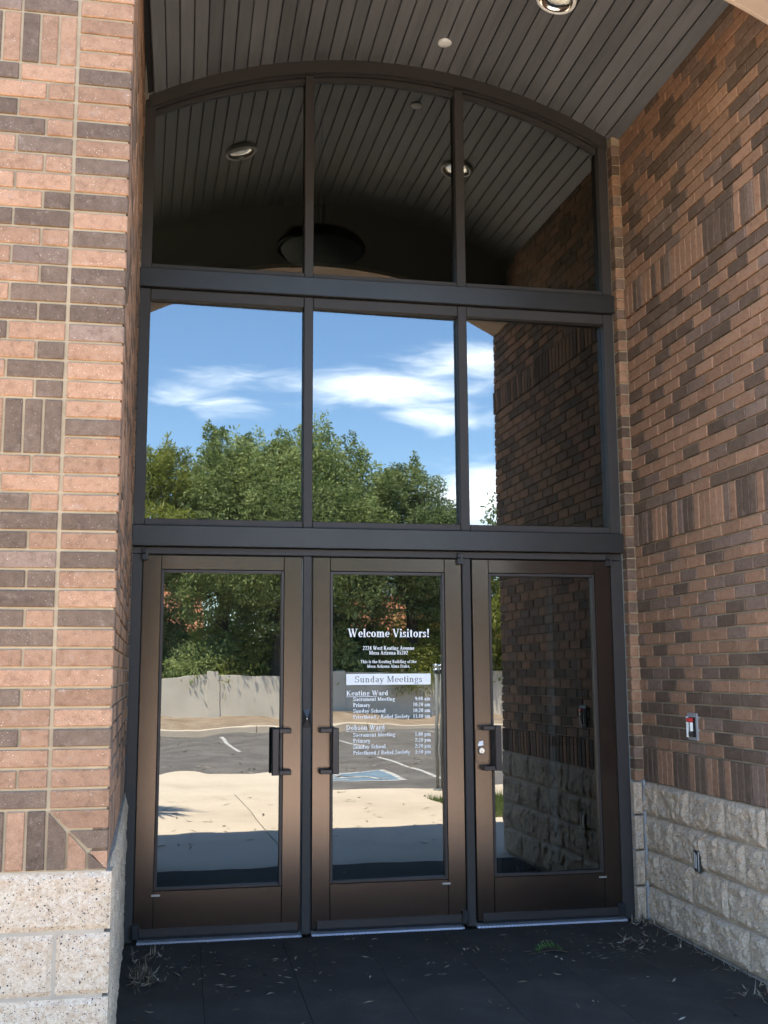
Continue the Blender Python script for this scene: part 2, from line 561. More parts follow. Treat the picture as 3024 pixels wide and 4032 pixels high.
class MB:
    """collects plain faces; build() makes ONE mesh object with its origin at org (world)"""

    def __init__(self):
        self.v, self.f, self.mi = [], [], []

    def add(self, verts, faces, mi=0):
        k = len(self.v)
        self.v += [tuple(p) for p in verts]
        self.f += [tuple(i + k for i in q) for q in faces]
        self.mi += [mi] * len(faces)
        return self

    def box(self, x0, x1, y0, y1, z0, z1, mi=0, c=0.0):
        if x1 < x0: x0, x1 = x1, x0
        if y1 < y0: y0, y1 = y1, y0
        if z1 < z0: z0, z1 = z1, z0
        if c <= 0:
            self.add([(x0, y0, z0), (x1, y0, z0), (x1, y1, z0), (x0, y1, z0), (x0, y0, z1), (x1, y0, z1), (x1, y1, z1), (x0, y1, z1)],
                     [(0, 3, 2, 1), (4, 5, 6, 7), (0, 1, 5, 4), (1, 2, 6, 5), (2, 3, 7, 6), (3, 0, 4, 7)], mi)
        else:
            bm = bmesh.new()
            bmesh.ops.create_cube(bm, size=1.0)
            for p in bm.verts:
                p.co = Vector(((x0 + x1) / 2 + p.co.x * (x1 - x0), (y0 + y1) / 2 + p.co.y * (y1 - y0), (z0 + z1) / 2 + p.co.z * (z1 - z0)))
            bmesh.ops.bevel(bm, geom=bm.edges[:], offset=c, segments=1, affect='EDGES')
            bm.verts.index_update()
            self.add([p.co[:] for p in bm.verts], [[q.index for q in fc.verts] for fc in bm.faces], mi)
            bm.free()
        return self

    def prism(self, poly, axis, a0, a1, mi=0):
        """poly: 2-D outline, extruded along axis between a0 and a1; the outline runs in the other two axes in x,y,z order"""
        n = len(poly)

        def P(p, a):
            return {0: (a, p[0], p[1]), 1: (p[0], a, p[1]), 2: (p[0], p[1], a)}[axis]
        vs_ = [P(p, a0) for p in poly] + [P(p, a1) for p in poly]
        fs = [tuple(range(n))[::-1], tuple(range(n, 2 * n))] + [(i, (i + 1) % n, n + (i + 1) % n, n + i) for i in range(n)]
        self.add(vs_, fs, mi)
        return self

    def tube(self, pts, rads, n=8, mi=0, caps=True):
        pts = [Vector(p) for p in pts]
        k0 = len(self.v)
        rings = []
        for i, p in enumerate(pts):
            d = (pts[min(i + 1, len(pts) - 1)] - pts[max(i - 1, 0)]).normalized()
            a = d.orthogonal().normalized() if abs(d.z) > 0.9 else d.cross(Vector((0, 0, 1))).normalized()
            b = d.cross(a)
            r = rads[i] if isinstance(rads, (list, tuple)) else rads
            rings.append([p + r * (math.cos(t * 2 * math.pi / n) * a + math.sin(t * 2 * math.pi / n) * b) for t in range(n)])
        vs_ = [q for rg in rings for q in rg]
        fs = []
        for i in range(len(pts) - 1):
            for t in range(n):
                fs.append((i * n + t, i * n + (t + 1) % n, (i + 1) * n + (t + 1) % n, (i + 1) * n + t))
        if caps:
            fs.append(tuple(range(n))[::-1])
            fs.append(tuple((len(pts) - 1) * n + t for t in range(n)))
        self.add(vs_, fs, mi)
        return self

    def lathe(self, prof, center, n=32, mi=0, axis=2):
        """prof: (radius, height) pairs about axis"""
        cx, cy_, cz = center
        vs_ = []
        for (r, h) in prof:
            for t in range(n):
                a = 2 * math.pi * t / n
                c, s = r * math.cos(a), r * math.sin(a)
                vs_.append({2: (cx + c, cy_ + s, cz + h), 1: (cx + c, cy_ + h, cz + s), 0: (cx + h, cy_ + c, cz + s)}[axis])
        fs = []
        for i in range(len(prof) - 1):
            for t in range(n):
                fs.append((i * n + t, i * n + (t + 1) % n, (i + 1) * n + (t + 1) % n, (i + 1) * n + t))
        self.add(vs_, fs, mi)
        return self

    def mesh(self, name, mats, org=(0, 0, 0), smooth=False):
        me = bpy.data.meshes.new(name)
        ox, oy, oz = org
        me.from_pydata([(x - ox, y - oy, z - oz) for x, y, z in self.v], [], self.f)
        for m in (mats if isinstance(mats, (list, tuple)) else [mats]):
            me.materials.append(m)
        if isinstance(mats, (list, tuple)) and len(mats) > 1:
            me.polygons.foreach_set('material_index', self.mi)
        bm = bmesh.new()
        bm.from_mesh(me)
        bmesh.ops.recalc_face_normals(bm, faces=bm.faces[:])
        bm.to_mesh(me)
        bm.free()
        if smooth:
            me.polygons.foreach_set('use_smooth', [True] * len(me.polygons))
        me.update()
        return me

    def build(self, name, mats, parent=None, org=None, smooth=False):
        if org is None:
            xs, ys, zs = zip(*self.v)
            org = ((min(xs) + max(xs)) / 2, (min(ys) + max(ys)) / 2, min(zs))
        return put(name, self.mesh(name, mats, org, smooth), parent, org)


def quads_mesh(name, P, mat, tint=None, n=4):
    """P: (k, n, 3) array of separate n-gons"""
    k = P.shape[0]
    me = bpy.data.meshes.new(name)
    me.vertices.add(k * n)
    me.vertices.foreach_set('co', P.reshape(-1).astype(np.float32))
    me.loops.add(k * n)
    me.loops.foreach_set('vertex_index', np.arange(k * n, dtype=np.int32))
    me.polygons.add(k)
    me.polygons.foreach_set('loop_start', np.arange(0, k * n, n, dtype=np.int32))
    me.materials.append(mat)
    if tint is not None:
        at = me.attributes.new('tint', 'FLOAT', 'FACE')
        at.data.foreach_set('value', tint.astype(np.float32))
    me.update()
    me.validate()
    return me


# ------------------------------------------------------------------ brickwork
ZC0, ZC1 = 0.815, 1.018            # first soldier course (bottom, top)
ZB0, ZB1 = 2.245, 2.450
ZA0, ZA1 = 3.735, 3.940
P1 = (ZB0 - ZC1) / 18.0
P2 = (ZA0 - ZB1) / 18.0
P3 = 0.0715
ZTOP = 5.66


def course_rows():
    """(z0, z1, band, index) of every running course up to the top"""
    out = []
    for i in range(18):
        out.append((ZC1 + i * P1, ZC1 + (i + 1) * P1, 0, i))
    for i in range(18):
        out.append((ZB1 + i * P2, ZB1 + (i + 1) * P2, 1, i))
    i = 0
    while ZA1 + (i + 1) * P3 < ZTOP:
        out.append((ZA1 + i * P3, ZA1 + (i + 1) * P3, 2, i))
        i += 1
    return out


ROWS = course_rows()
SOLDIERS = ((ZC0, ZC1), (ZB0, ZB1), (ZA0, ZA1))
J = 0.0098                                              # joint
BRICK_CACHE = {}


def brick_verts(w, h, d, jit):
    """a brick lying with its face at +z: w along x, h along y, depth d behind; arrises worn"""
    c = 0.0034
    rj = lambda s=0.0019: random.uniform(-s, s) * jit
    hw, hh = w / 2, h / 2
    front = [(-hw + c + rj(), -hh + c + rj(), rj(0.0008)), (hw - c + rj(), -hh + c + rj(), rj(0.0008)), (hw - c + rj(), hh - c + rj(), rj(0.0008)), (-hw + c + rj(), hh - c + rj(), rj(0.0008))]
    ring = [(-hw, -hh, -c), (hw, -hh, -c), (hw, hh, -c), (-hw, hh, -c)]
    back = [(-hw, -hh, -d), (hw, -hh, -d), (hw, hh, -d), (-hw, hh, -d)]
    v = front + ring + back
    f = [(0, 1, 2, 3)]
    for i in range(4):
        j = (i + 1) % 4
        f.append((4 + i, 4 + j, j, i))
        f.append((8 + i, 8 + j, 4 + j, 4 + i))
    return v, f


def brick_mesh(w, h, col, d=0.05):
    key = (round(w, 3), round(h, 3), col, random.randrange(5))
    if key not in BRICK_CACHE:
        mb = MB()
        v, f = brick_verts(w, h, d, 1.0)
        mb.add(v, f)
        BRICK_CACHE[key] = mb.mesh('brick', M[col])
    return BRICK_CACHE[key]


ROT_FRONT = Matrix(((1, 0, 0), (0, 0, -1), (0, 1, 0)))        # face towards -y
ROT_WEST = Matrix(((0, 0, -1), (-1, 0, 0), (0, 1, 0)))        # face towards -x
ROT_EAST = Matrix(((0, 0, 1), (1, 0, 0), (0, 1, 0)))          # face towards +x


def lay(parent, bricks, rot, pieces=True, name='brick'):
    """bricks: (centre on the face, w, h, colour)"""
    e = rot.to_euler()
    if pieces:
        for (c, w, h, col) in bricks:
            tilt = (random.uniform(-0.004, 0.004), random.uniform(-0.004, 0.004), random.uniform(-0.006, 0.006))
            rr = (rot @ Matrix.Rotation(tilt[2], 3, 'Z') @ Matrix.Rotation(tilt[0], 3, 'X') @ Matrix.Rotation(tilt[1], 3, 'Y')).to_euler()
            n = rot @ Vector((0, 0, 1))
            put(name, brick_mesh(w, h, col), parent, Vector(c) + n * random.uniform(-0.0012, 0.0012), rr)
        return None
    mb = MB()
    cols = ['brick_light', 'brick_mid', 'brick_dark']
    for (c, w, h, col) in bricks:
        v, f = brick_verts(w, h, 0.05, 1.0)
        n = rot @ Vector((0, 0, random.uniform(-0.0012, 0.0012)))
        mb.add([rot @ Vector(p) + Vector(c) + n for p in v], f, cols.index(col))
    o = mb.build('brick_courses', [M[c] for c in cols], parent)
    o['kind'] = 'stuff'
    return o


def pick(pd=0.31, pm=0.12):
    t = random.random()
    return 'brick_dark' if t < pd else ('brick_mid' if t < pd + pm else 'brick_light')


# ---- split-face blocks: a grid face pushed about, returned at the edges
def rough_block(w, h, d, amp, margin, seed, mat, res=0.018):
    rng = np.random.default_rng(seed)
    nx, ny = max(3, int(w / res)), max(3, int(h / res))
    xs = np.linspace(-w / 2, w / 2, nx + 1)
    ys = np.linspace(-h / 2, h / 2, ny + 1)
    X, Y = np.meshgrid(xs, ys, indexing='ij')

    def sm(s):
        gx, gy = max(2, int(w / s) + 2), max(2, int(h / s) + 2)
        g = rng.normal(size=(gx + 1, gy + 1))
        u = (X + w / 2) / w * (gx - 1e-6)
        v = (Y + h / 2) / h * (gy - 1e-6)
        i, j = u.astype(int), v.astype(int)
        fu, fv = u - i, v - j
        return (g[i, j] * (1 - fu) * (1 - fv) + g[i + 1, j] * fu * (1 - fv) + g[i, j + 1] * (1 - fu) * fv + g[i + 1, j + 1] * fu * fv)
    nf = max(4, int(w * h / 0.0042))
    fx, fy = rng.uniform(-w / 2, w / 2, nf), rng.uniform(-h / 2, h / 2, nf)
    fh, gx_, gy_ = rng.normal(0, 0.75, nf), rng.normal(0, 14.0, nf), rng.normal(0, 10.0, nf)
    dd = (X[..., None] - fx) ** 2 * 1.9 + (Y[..., None] - fy) ** 2 * 0.8
    ii = dd.argmin(-1)
    facet = fh[ii] + gx_[ii] * (X - fx[ii]) + gy_[ii] * (Y - fy[ii])
    Z = amp * (0.55 * sm(0.11) + 0.36 * facet + 0.32 * sm(0.045) + 0.3 * sm(0.02))
    edge = np.minimum(np.minimum(X + w / 2, w / 2 - X), np.minimum(Y + h / 2, h / 2 - Y))
    k = np.clip(edge / margin, 0, 1)
    k = k * k * (3 - 2 * k)
    Z = -0.004 + (Z + amp * 1.2 + 0.004) * k + rng.normal(size=Z.shape) * amp * 0.10
    mb = MB()
    vs_ = [(X[i, j], Y[i, j], Z[i, j]) for i in range(nx + 1) for j in range(ny + 1)]
    fs = [(i * (ny + 1) + j, (i + 1) * (ny + 1) + j, (i + 1) * (ny + 1) + j + 1, i * (ny + 1) + j + 1) for i in range(nx) for j in range(ny)]
    # sides
    rim = [i * (ny + 1) for i in range(nx + 1)] + [nx * (ny + 1) + j for j in range(1, ny + 1)] + [i * (ny + 1) + ny for i in range(nx - 1, -1, -1)] + [j for j in range(ny - 1, 0, -1)]
    k0 = len(vs_)
    for r_ in rim:
        vs_.append((vs_[r_][0], vs_[r_][1], -d))
    nr = len(rim)
    for a in range(nr):
        b = (a + 1) % nr
        fs.append((rim[b], rim[a], k0 + a, k0 + b))
    mb.add(vs_, fs)
    return mb.mesh('stone_block', mat)


def put_rot(name, mesh, parent, c, rot):
    return put(name, mesh, parent, c, rot.to_euler())


# ================================================================== GROUND
def slab(name, poly, z0, z1, mat, kind='structure', parent=None, bev=0.0):
    mb = MB()
    mb.prism(poly, 2, z0, z1)
    o = mb.build(name, M[mat], parent)
    if parent is None:
        o['kind'] = kind
    return o


# far ground, one sheet out to the horizon
mb = MB()
mb.add([(-400, -400, -0.32), (400, -400, -0.32), (400, 400, -0.32), (-400, 400, -0.32)], [(0, 1, 2, 3)])
mb.build('ground', M['soil'])['kind'] = 'structure'
# porch floor under the mat and the concrete apron in front of the doors, in slabs with a joint between them
walk = tag(bpy.data.objects.new('walkway', None), 'pale concrete apron running out from the doors to the parking lot', kind='structure')
COL.objects.link(walk)
RX = 1.08
g = 0.006
ramp_corner = [(2.09 - 0.42 * (1 - math.cos(t)), -10.72 + 0.42 * (1 - math.sin(t))) for t in [R(a) for a in (0, 18, 36, 54, 72, 90)]]
slab('slab',
     [(-9, -0.02), (-9, -7.6), (-2.4, -7.6), (-2.4, -7.606), (RX - g, -7.606), (RX - g, -0.02)], -0.3, -0.012, 'concrete', parent=walk)
slab('slab', [(-2.0, -7.616), (-2.0, -10.72)] + ramp_corner[::-1] + [(2.09, -7.616)], -0.3, -0.014, 'concrete', parent=walk)
slab('slab', [(RX + g, -0.02), (RX + g, -7.6), (12, -7.6), (12, -6.55), (3.33, -6.55), (3.28, -4.62), (12, -4.62), (12, -0.02)], -0.3, -0.012, 'concrete', parent=walk)
mb = MB()
mb.add([(-200, -23.4, -0.055), (200, -23.4, -0.055), (200, -5.9, -0.055), (-200, -5.9, -0.055)], [(0, 1, 2, 3)])
mb.build('parking_lot', M['asphalt'])['kind'] = 'structure'
mb = MB()
for i in range(-12, 16):
    mb.box(i * 3.0, i * 3.0 + 2.985, -23.0, -22.75, -0.3, 0.105, 0, 0.02)
mb.build('kerb', M['concrete'])['kind'] = 'structure'
mb = MB()
nx, ny = 120, 12
for i in range(nx + 1):
    for j in range(ny + 1):
        x, y = -36 + 84 * i / nx, -28.9 + 5.88 * j / ny
        mb.v.append((x, y, 0.06 + 0.05 * math.sin(x * 1.7 + y) * math.sin(y * 1.3) + 0.12 * (1 - j / ny) + random.uniform(-0.015, 0.015)))
for i in range(nx):
    for j in range(ny):
        mb.f.append((i * (ny + 1) + j, (i + 1) * (ny + 1) + j, (i + 1) * (ny + 1) + j + 1, i * (ny + 1) + j + 1))
        mb.mi.append(0)
mb.build('planting_bed', M['mulch'])['kind'] = 'structure'
# lawn on the right of the apron
mb = MB()
mb.add([(3.31, -6.54, -0.02), (12, -6.54, -0.02), (12, -4.63, -0.02), (3.29, -4.63, -0.02)], [(0, 1, 2, 3)])
mb.build('lawn', M['soil'])['kind'] = 'structure'
n = 16000
px_ = RNG.uniform(3.30, 6.5, n)
py_ = RNG.uniform(-6.56, -4.62, n)
hh = RNG.uniform(0.025, 0.075, n)
an = RNG.uniform(0, 2 * np.pi, n)
dx, dy = 0.004 * np.cos(an), 0.004 * np.sin(an)
lean = RNG.normal(size=(n, 2)) * 0.02
P = np.stack([np.stack([px_ - dx, py_ - dy, np.full(n, -0.022)], 1), np.stack([px_ + dx, py_ + dy, np.full(n, -0.022)], 1),
              np.stack([px_ + lean[:, 0], py_ + lean[:, 1], hh], 1)], 1)
tag(put('grass', quads_mesh('grass', P, M['grass'], RNG.random(n), 3)), 'short green lawn grass beside the concrete apron', kind='stuff')


# painted marks on the asphalt, sheets a few mm above it
def mark(name, polys, mat, z=-0.050, label=None, parent=None):
    mb = MB()
    for p in polys:
        mb.add([(x, y, z) for x, y in p], [tuple(range(len(p)))])
    o = mb.build(name, M[mat], parent)
    if parent is None:
        o['kind'] = 'structure'
    if label:
        o['label'] = label
    return o


for x in (-3.4, -0.75, 1.93, 4.5, 7.2, 9.85):
    mark('parking_line', [[(x - 0.04, -20.9), (x + 0.04, -20.9), (x + 0.04, -15.8), (x - 0.04, -15.8)]], 'paint_white', label='white painted bay line on asphalt in front of the far kerb')
for x in (4.22, 6.9, 9.5):
    mark('parking_line', [[(x - 0.04, -13.5), (x + 0.04, -13.5), (x + 0.04, -8.6), (x - 0.04, -8.6)]], 'paint_white', label='white painted bay line on asphalt close to the apron')
bx0, bx1, by0, by1 = 2.35, 3.62, -10.62, -9.2
bay = tag(bpy.data.objects.new('accessible_bay_marking', None), 'blue painted accessible parking square with white border and wheelchair symbol', kind='structure')
COL.objects.link(bay)
mark('blue_square', [[(bx0, by0), (bx1, by0), (bx1, by1), (bx0, by1)]], 'paint_blue', parent=bay)
bw = 0.085
mark('white_border', [[(bx0 - bw, by0 - bw), (bx1 + bw, by0 - bw), (bx1 + bw, by0), (bx0 - bw, by0)], [(bx0 - bw, by1), (bx1 + bw, by1), (bx1 + bw, by1 + bw), (bx0 - bw, by1 + bw)],
                      [(bx0 - bw, by0), (bx0, by0), (bx0, by1), (bx0 - bw, by1)], [(bx1, by0), (bx1 + bw, by0), (bx1 + bw, by1), (bx1, by1)]], 'paint_white', -0.050, parent=bay)
# wheelchair symbol, its foot towards the building
sym = []
cx_, cy_ = 2.95, -9.72


def arc_strip(cx, cy, r0, r1, a0, a1, n=14):
    out = []
    for i in range(n):
        t0, t1 = R(a0 + (a1 - a0) * i / n), R(a0 + (a1 - a0) * (i + 1) / n)
        out.append([(cx + r0 * math.cos(t0), cy + r0 * math.sin(t0)), (cx + r1 * math.cos(t0), cy + r1 * math.sin(t0)), (cx + r1 * math.cos(t1), cy + r1 * math.sin(t1)), (cx + r0 * math.cos(t1), cy + r0 * math.sin(t1))])
    return out


sym += arc_strip(cx_, cy_, 0.25, 0.34, 100, 345)
sym += [[(cx_ - 0.12, cy_ - 0.05), (cx_ - 0.02, cy_ - 0.05), (cx_ - 0.02, cy_ - 0.50), (cx_ - 0.12, cy_ - 0.50)],
        [(cx_ - 0.02, cy_ - 0.05), (cx_ + 0.26, cy_ - 0.05), (cx_ + 0.26, cy_ - 0.14), (cx_ - 0.02, cy_ - 0.14)],
        [(cx_ + 0.24, cy_ - 0.05), (cx_ + 0.34, cy_ - 0.05), (cx_ + 0.46, cy_ + 0.28), (cx_ + 0.36, cy_ + 0.28)],
        [(cx_ + 0.40, cy_ + 0.29), (cx_ + 0.54, cy_ + 0.29), (cx_ + 0.56, cy_ + 0.21), (cx_ + 0.44, cy_ + 0.21)],
        [(cx_ - 0.02, cy_ - 0.26), (cx_ + 0.20, cy_ - 0.26), (cx_ + 0.20, cy_ - 0.34), (cx_ - 0.02, cy_ - 0.34)],
        [(cx_ - 0.07 + 0.1 * math.cos(t * 0.5236), cy_ - 0.66 + 0.1 * math.sin(t * 0.5236)) for t in range(12)]]
mark('wheelchair_symbol', sym, 'paint_white', -0.045, parent=bay)

# ================================================================== LEFT PIER AND LEFT SIDE OF THE PORCH
PX, PY = -0.149, -2.5              # outer corner of the pier
pier = thing('brick_pier', (PX, PY, 0), 'bright orange and brown brick pier on pale speckled blocks, left of the doors', 'brick pier')
# core of mortar behind the bricks; the arch and the roof stand on it
mb = MB()
mb.box(-3.2, PX - 0.024, PY + 0.008, PY + 0.42, ZC0, ZTOP)
mb.box(PX - 0.0239, PX - 0.007, PY + 0.0085, PY + 0.11, ZC0, ZTOP)
mb.prism([(-0.60, PY + 0.43), (PX - 0.024, PY + 0.43), (PX - 0.074, -0.005), (-0.60, -0.005)], 2, ZC0, ZTOP)
mb.build('mortar', M['mortar'], pier)
mb = MB()
mb.box(-3.2, PX - 0.004, PY + 0.006, PY + 0.42, 0, ZC0)
mb.prism([(-0.60, PY + 0.421), (PX + 0.0, PY + 0.421), (PX - 0.060, -0.005), (-0.60, -0.005)], 2, 0, ZC0)
mb.build('block_mortar', M['mortar_pale'], pier)
STACK = 'LDLLLLDLLLLLDLLDLDLLLLDLLLLMDDDLDLDLDLDLLDLLL'
# from the bottom: the mitred base courses, then bands with a soldier between
CC = {'L': 'brick_light', 'D': 'brick_dark', 'M': 'brick_mid'}
SW = 0.2032
stack_rows = [(ZC0 + (ZC1 - ZC0) * i / 3, ZC0 + (ZC1 - ZC0) * (i + 1) / 3) for i in range(3)]
stack_rows += [(r_[0], r_[1]) for r_ in ROWS if r_[2] == 0]
stack_rows += [(ZB0 + (ZB1 - ZB0) * i / 3, ZB0 + (ZB1 - ZB0) * (i + 1) / 3) for i in range(3)]
stack_rows += [(r_[0], r_[1]) for r_ in ROWS if r_[2] == 1]
stack_rows += [(ZA0 + (ZA1 - ZA0) * i / 3, ZA0 + (ZA1 - ZA0) * (i + 1) / 3) for i in range(3)]
stack_rows += [(r_[0], r_[1]) for r_ in ROWS if r_[2] == 2]
near, far = [], []
for i, (z0, z1) in enumerate(stack_rows):
    col = CC[STACK[i]] if i < len(STACK) else pick()
    if i < 3:
        continue
    b = ((PX - SW / 2 + J / 2, PY, (z0 + z1) / 2), SW - J, z1 - z0 - J, col)
    (near if z0 < 4.35 else far).append(b)
# mitred corner at the base: courses cut on the slant against the soldiers
XJ = PX - SW                                                  # stack joint
for i in range(3):
    z0, z1 = stack_rows[i]
    f0, f1 = (z0 - ZC0) / (ZC1 - ZC0), (z1 - ZC0) / (ZC1 - ZC0)
    xa = PX - SW * f0 + 0.003                                 # slant: from the corner at the bottom to the joint at the top
    xb = PX - SW * f1 + 0.003
    h = J / 2
    poly = [(min(xa, PX - 0.006), z0 + h), (PX - 0.001, z0 + h), (PX - 0.001, z1 - h), (xb + 0.006, z1 - h)]
    mb = MB()
    mb.prism(poly, 1, PY, PY + 0.05)
    mb.build('brick', M[CC[STACK[i]]], pier)
SO_L = ['brick_dark', 'brick_light', 'brick_dark']
for i in range(3):                                            # the soldiers under the slant
    x1 = PX - i * 0.0677
    x0 = x1 - 0.0677
    t1, t0 = ZC0 + (PX - x1) / SW * (ZC1 - ZC0), ZC0 + (PX - x0) / SW * (ZC1 - ZC0)
    h = J / 2
    mb = MB()
    mb.prism([(x0 + h, ZC0 + h), (x1 - h, ZC0 + h), (x1 - h, max(t1 - 0.008, ZC0 + h + 0.002)), (x0 + h, t0 - 0.012)], 1, PY, PY + 0.05)
    mb.build('brick', M[SO_L[i]], pier)
SO_C = {0: ['brick_dark', 'brick_light', 'brick_dark', 'brick_light', 'brick_dark'], 1: ['brick_dark', 'brick_dark', 'brick_dark', 'brick_light', 'brick_light'], 2: ['brick_light', 'brick_light', 'brick_dark', 'brick_light', 'brick_dark']}
for s, (z0, z1) in enumerate(SOLDIERS):
    for i in range(41):
        x = XJ - 0.0677 * (i + 0.5)
        col = SO_C[s][i] if i < 5 else pick()
        b = ((x, PY, (z0 + z1) / 2), 0.0677 - J, z1 - z0 - J, col)
        (near if x > -1.05 else far).append(b)
RUN0 = ['fDD', 'hLL', 'fLL', 'hLD', 'fLD', 'hLD', 'fLL', 'hLL', 'fDL', 'hLD', 'fDL', 'hDD', 'fMD', 'hLD', 'fDL', 'hLD', 'fLL', 'hLL']
RUN1 = ['hDL', 'fDL', 'hDL', 'fLD', 'hDD', 'fDL', 'hDL', 'fML', 'hLL', 'fDD', 'hDL', 'fLL', 'hLL', 'fDL', 'hLD', 'fLD', 'hLL', 'fLD']
for (z0, z1, band, i) in ROWS:
    code = (RUN0[i] if band == 0 else RUN1[i]) if band < 2 else ('fD?' if i % 2 == 0 else 'hL?')
    x = XJ - J / 2
    k = 0
    while x > -3.15:
        w = 0.1016 if (k == 0 and code[0] == 'h') else 0.2032
        col = CC.get(code[1 + k], None) if k < 2 else None
        b = ((x - w / 2 + J / 2, PY, (z0 + z1) / 2), w - J, z1 - z0 - J, col or pick())
        (near if (x > -0.98 and z0 < 4.4) else far).append(b)
        x -= w
        k += 1
lay(pier, near, ROT_FRONT, True)
lay(pier, far, ROT_FRONT, False)
# bricks of the porch side (seen edge-on); the side runs very slightly outwards towards the doors
SPL = 0.064 / 2.4


def sx_at(y):
    return PX - 0.002 - SPL * (y - PY)


ROT_SIDE = Matrix.Rotation(math.atan(SPL), 3, 'Z') @ ROT_EAST
side = []
for (z0, z1, band, i) in ROWS:
    y = PY + (0.1016 if i % 2 == 0 else 0.0)
    if i % 2 == 0:
        side.append(((sx_at(PY + 0.053), PY + 0.053, (z0 + z1) / 2), 0.1016 - J, z1 - z0 - J, pick()))
    while y < -0.2:
        side.append(((sx_at(y + 0.1016), y + 0.1016, (z0 + z1) / 2), 0.2032 - J, z1 - z0 - J, pick()))
        y += 0.2032
for (z0, z1) in SOLDIERS:
    y = PY + 0.003
    while y < -0.1:
        side.append(((sx_at(y + 0.0339), y + 0.0339, (z0 + z1) / 2), 0.0677 - J, z1 - z0 - J, pick()))
        y += 0.0677
lay(pier, side, ROT_SIDE, False)
# the narrow brick return beside the door frame
ret = []
for (z0, z1, band, i) in ROWS:
    if z1 < 5.02:
        ret.append(((-0.231, -0.065, (z0 + z1) / 2), 0.036, z1 - z0 - J, pick(0.3, 0.25)))
lay(pier, ret, ROT_FRONT, False)
# speckled split-face blocks of the base: front face
BZ = [0.0, 0.2035, 0.4105, 0.6165, ZC0]
seed = 100
for r_ in range(4):
    z0, z1 = BZ[r_], BZ[r_ + 1]
    x = PX + 0.016
    first = True
    while x > -3.1:
        w = 0.185 if (first and r_ in (2, 0)) else 0.406
        seed += 1
        me = rough_block(w - 0.012, z1 - z0 - 0.012, 0.1, 0.0035, 0.014, seed, M['block'], 0.016)
        put_rot('stone_block', me, pier, (x - w / 2 + 0.006, PY + 0.002, (z0 + z1) / 2), ROT_FRONT)
        x -= w
        first = False
        if x < -1.2:
            break
    # porch side, rough
    y = PY + 0.01
    k = 0
    while y < -0.12:
        w = 0.203 if (k == 0 and r_ % 2) else 0.406
        w = min(w, -0.06 - y)
        seed += 1
        me = rough_block(w - 0.010, z1 - z0 - 0.010, 0.05, 0.006, 0.03, seed, M['block'], 0.016)
        put_rot('stone_block', me, pier, (sx_at(y + w / 2) + 0.012, y + w / 2, (z0 + z1) / 2), ROT_SIDE)
        y += w
        k += 1

# ================================================================== RIGHT WALL OF THE PORCH
WX = 2.874
wall = thing('brick_wall', (WX, -1.4, 0), 'shaded brown brick wall on rough grey blocks along the right side of the porch', 'brick wall')
WEND = -2.50
mb = MB()
mb.box(WX + 0.014, WX + 0.45, WEND + 0.009, -0.004, ZC0, ZTOP)
mb.box(WX + 0.451, 22.0, WEND + 0.009, WEND + 0.5, 0, ZTOP)
mb.build('mortar', M['mortar_pale'], wall)
mb = MB()
mb.box(WX + 0.004, WX + 0.45, WEND + 0.004, -0.004, 0, ZC0)
mb.build('block_mortar', M['mortar_pale'], wall)
allb = []
for (z0, z1, band, i) in ROWS:
    y = -0.0658 - (0.1016 if i % 2 else 0.0)
    edge0 = -0.004
    while edge0 > WEND + 0.01:
        e1 = max(y, WEND)
        w = edge0 - e1
        if w > 0.02:
            allb.append(((WX, edge0 - w / 2, (z0 + z1) / 2), w - J, z1 - z0 - J, pick(0.29, 0.22)))
        edge0 = e1
        y -= 0.2032
for (z0, z1) in SOLDIERS:
    y = -0.004
    while y > WEND + 0.03:
        allb.append(((WX - (0.009 if z0 > 3 else 0.004), y - 0.0339, (z0 + z1) / 2), 0.0677 - J, z1 - z0 - J, pick(0.42, 0.2)))
        y -= 0.0677


def shown(b):
    q = project(b[0])
    if q is None or not (-40 < q[0] < 3080 and -40 < q[1] < 4080) or b[0][2] > 4.96:
        return 0.0
    ca = abs(b[0][0] - CAM_LOC.x) / (Vector(b[0]) - CAM_LOC).length
    return b[1] * b[2] * ca / q[2] ** 2


allb.sort(key=shown, reverse=True)
lay(wall, allb[:250], ROT_WEST, True)
lay(wall, allb[250:], ROT_WEST, False)
# end face of the wall, towards the parking lot, and its corner bricks
endb = []
for (z0, z1, band, i) in ROWS:
    x = WX + (0.0 if i % 2 else 0.1016)
    if i % 2 == 0:
        endb.append(((WX + 0.0508 + 0.003, WEND, (z0 + z1) / 2), 0.1016 - J, z1 - z0 - J, pick()))
    while x < 7.3:
        endb.append(((x + 0.1016, WEND, (z0 + z1) / 2), 0.2032 - J, z1 - z0 - J, pick()))
        x += 0.2032
lay(wall, endb, ROT_FRONT, False)
# stone blocks: rough split faces
for r_ in range(4):
    z0, z1 = BZ[r_], BZ[r_ + 1]
    y = -0.006
    e = -0.247 if r_ % 2 else -0.44 + 0.0
    while y > WEND + 0.02:
        e1 = max(e, WEND - 0.01)
        w = y - e1
        if w > 0.05:
            seed += 1
            me = rough_block(w - 0.012, z1 - z0 - 0.012, 0.09, 0.0098, 0.022, seed, M['block'], 0.0125)
            put_rot('stone_block', me, wall, (WX - 0.004, y - w / 2, (z0 + z1) / 2), ROT_WEST)
        y = e1
        e -= 0.406
    seed += 1
    me = rough_block(0.394, z1 - z0 - 0.012, 0.08, 0.010, 0.035, seed, M['block'], 0.02)
    put_rot('stone_block', me, wall, (WX + 0.19, WEND - 0.002, (z0 + z1) / 2), ROT_FRONT)
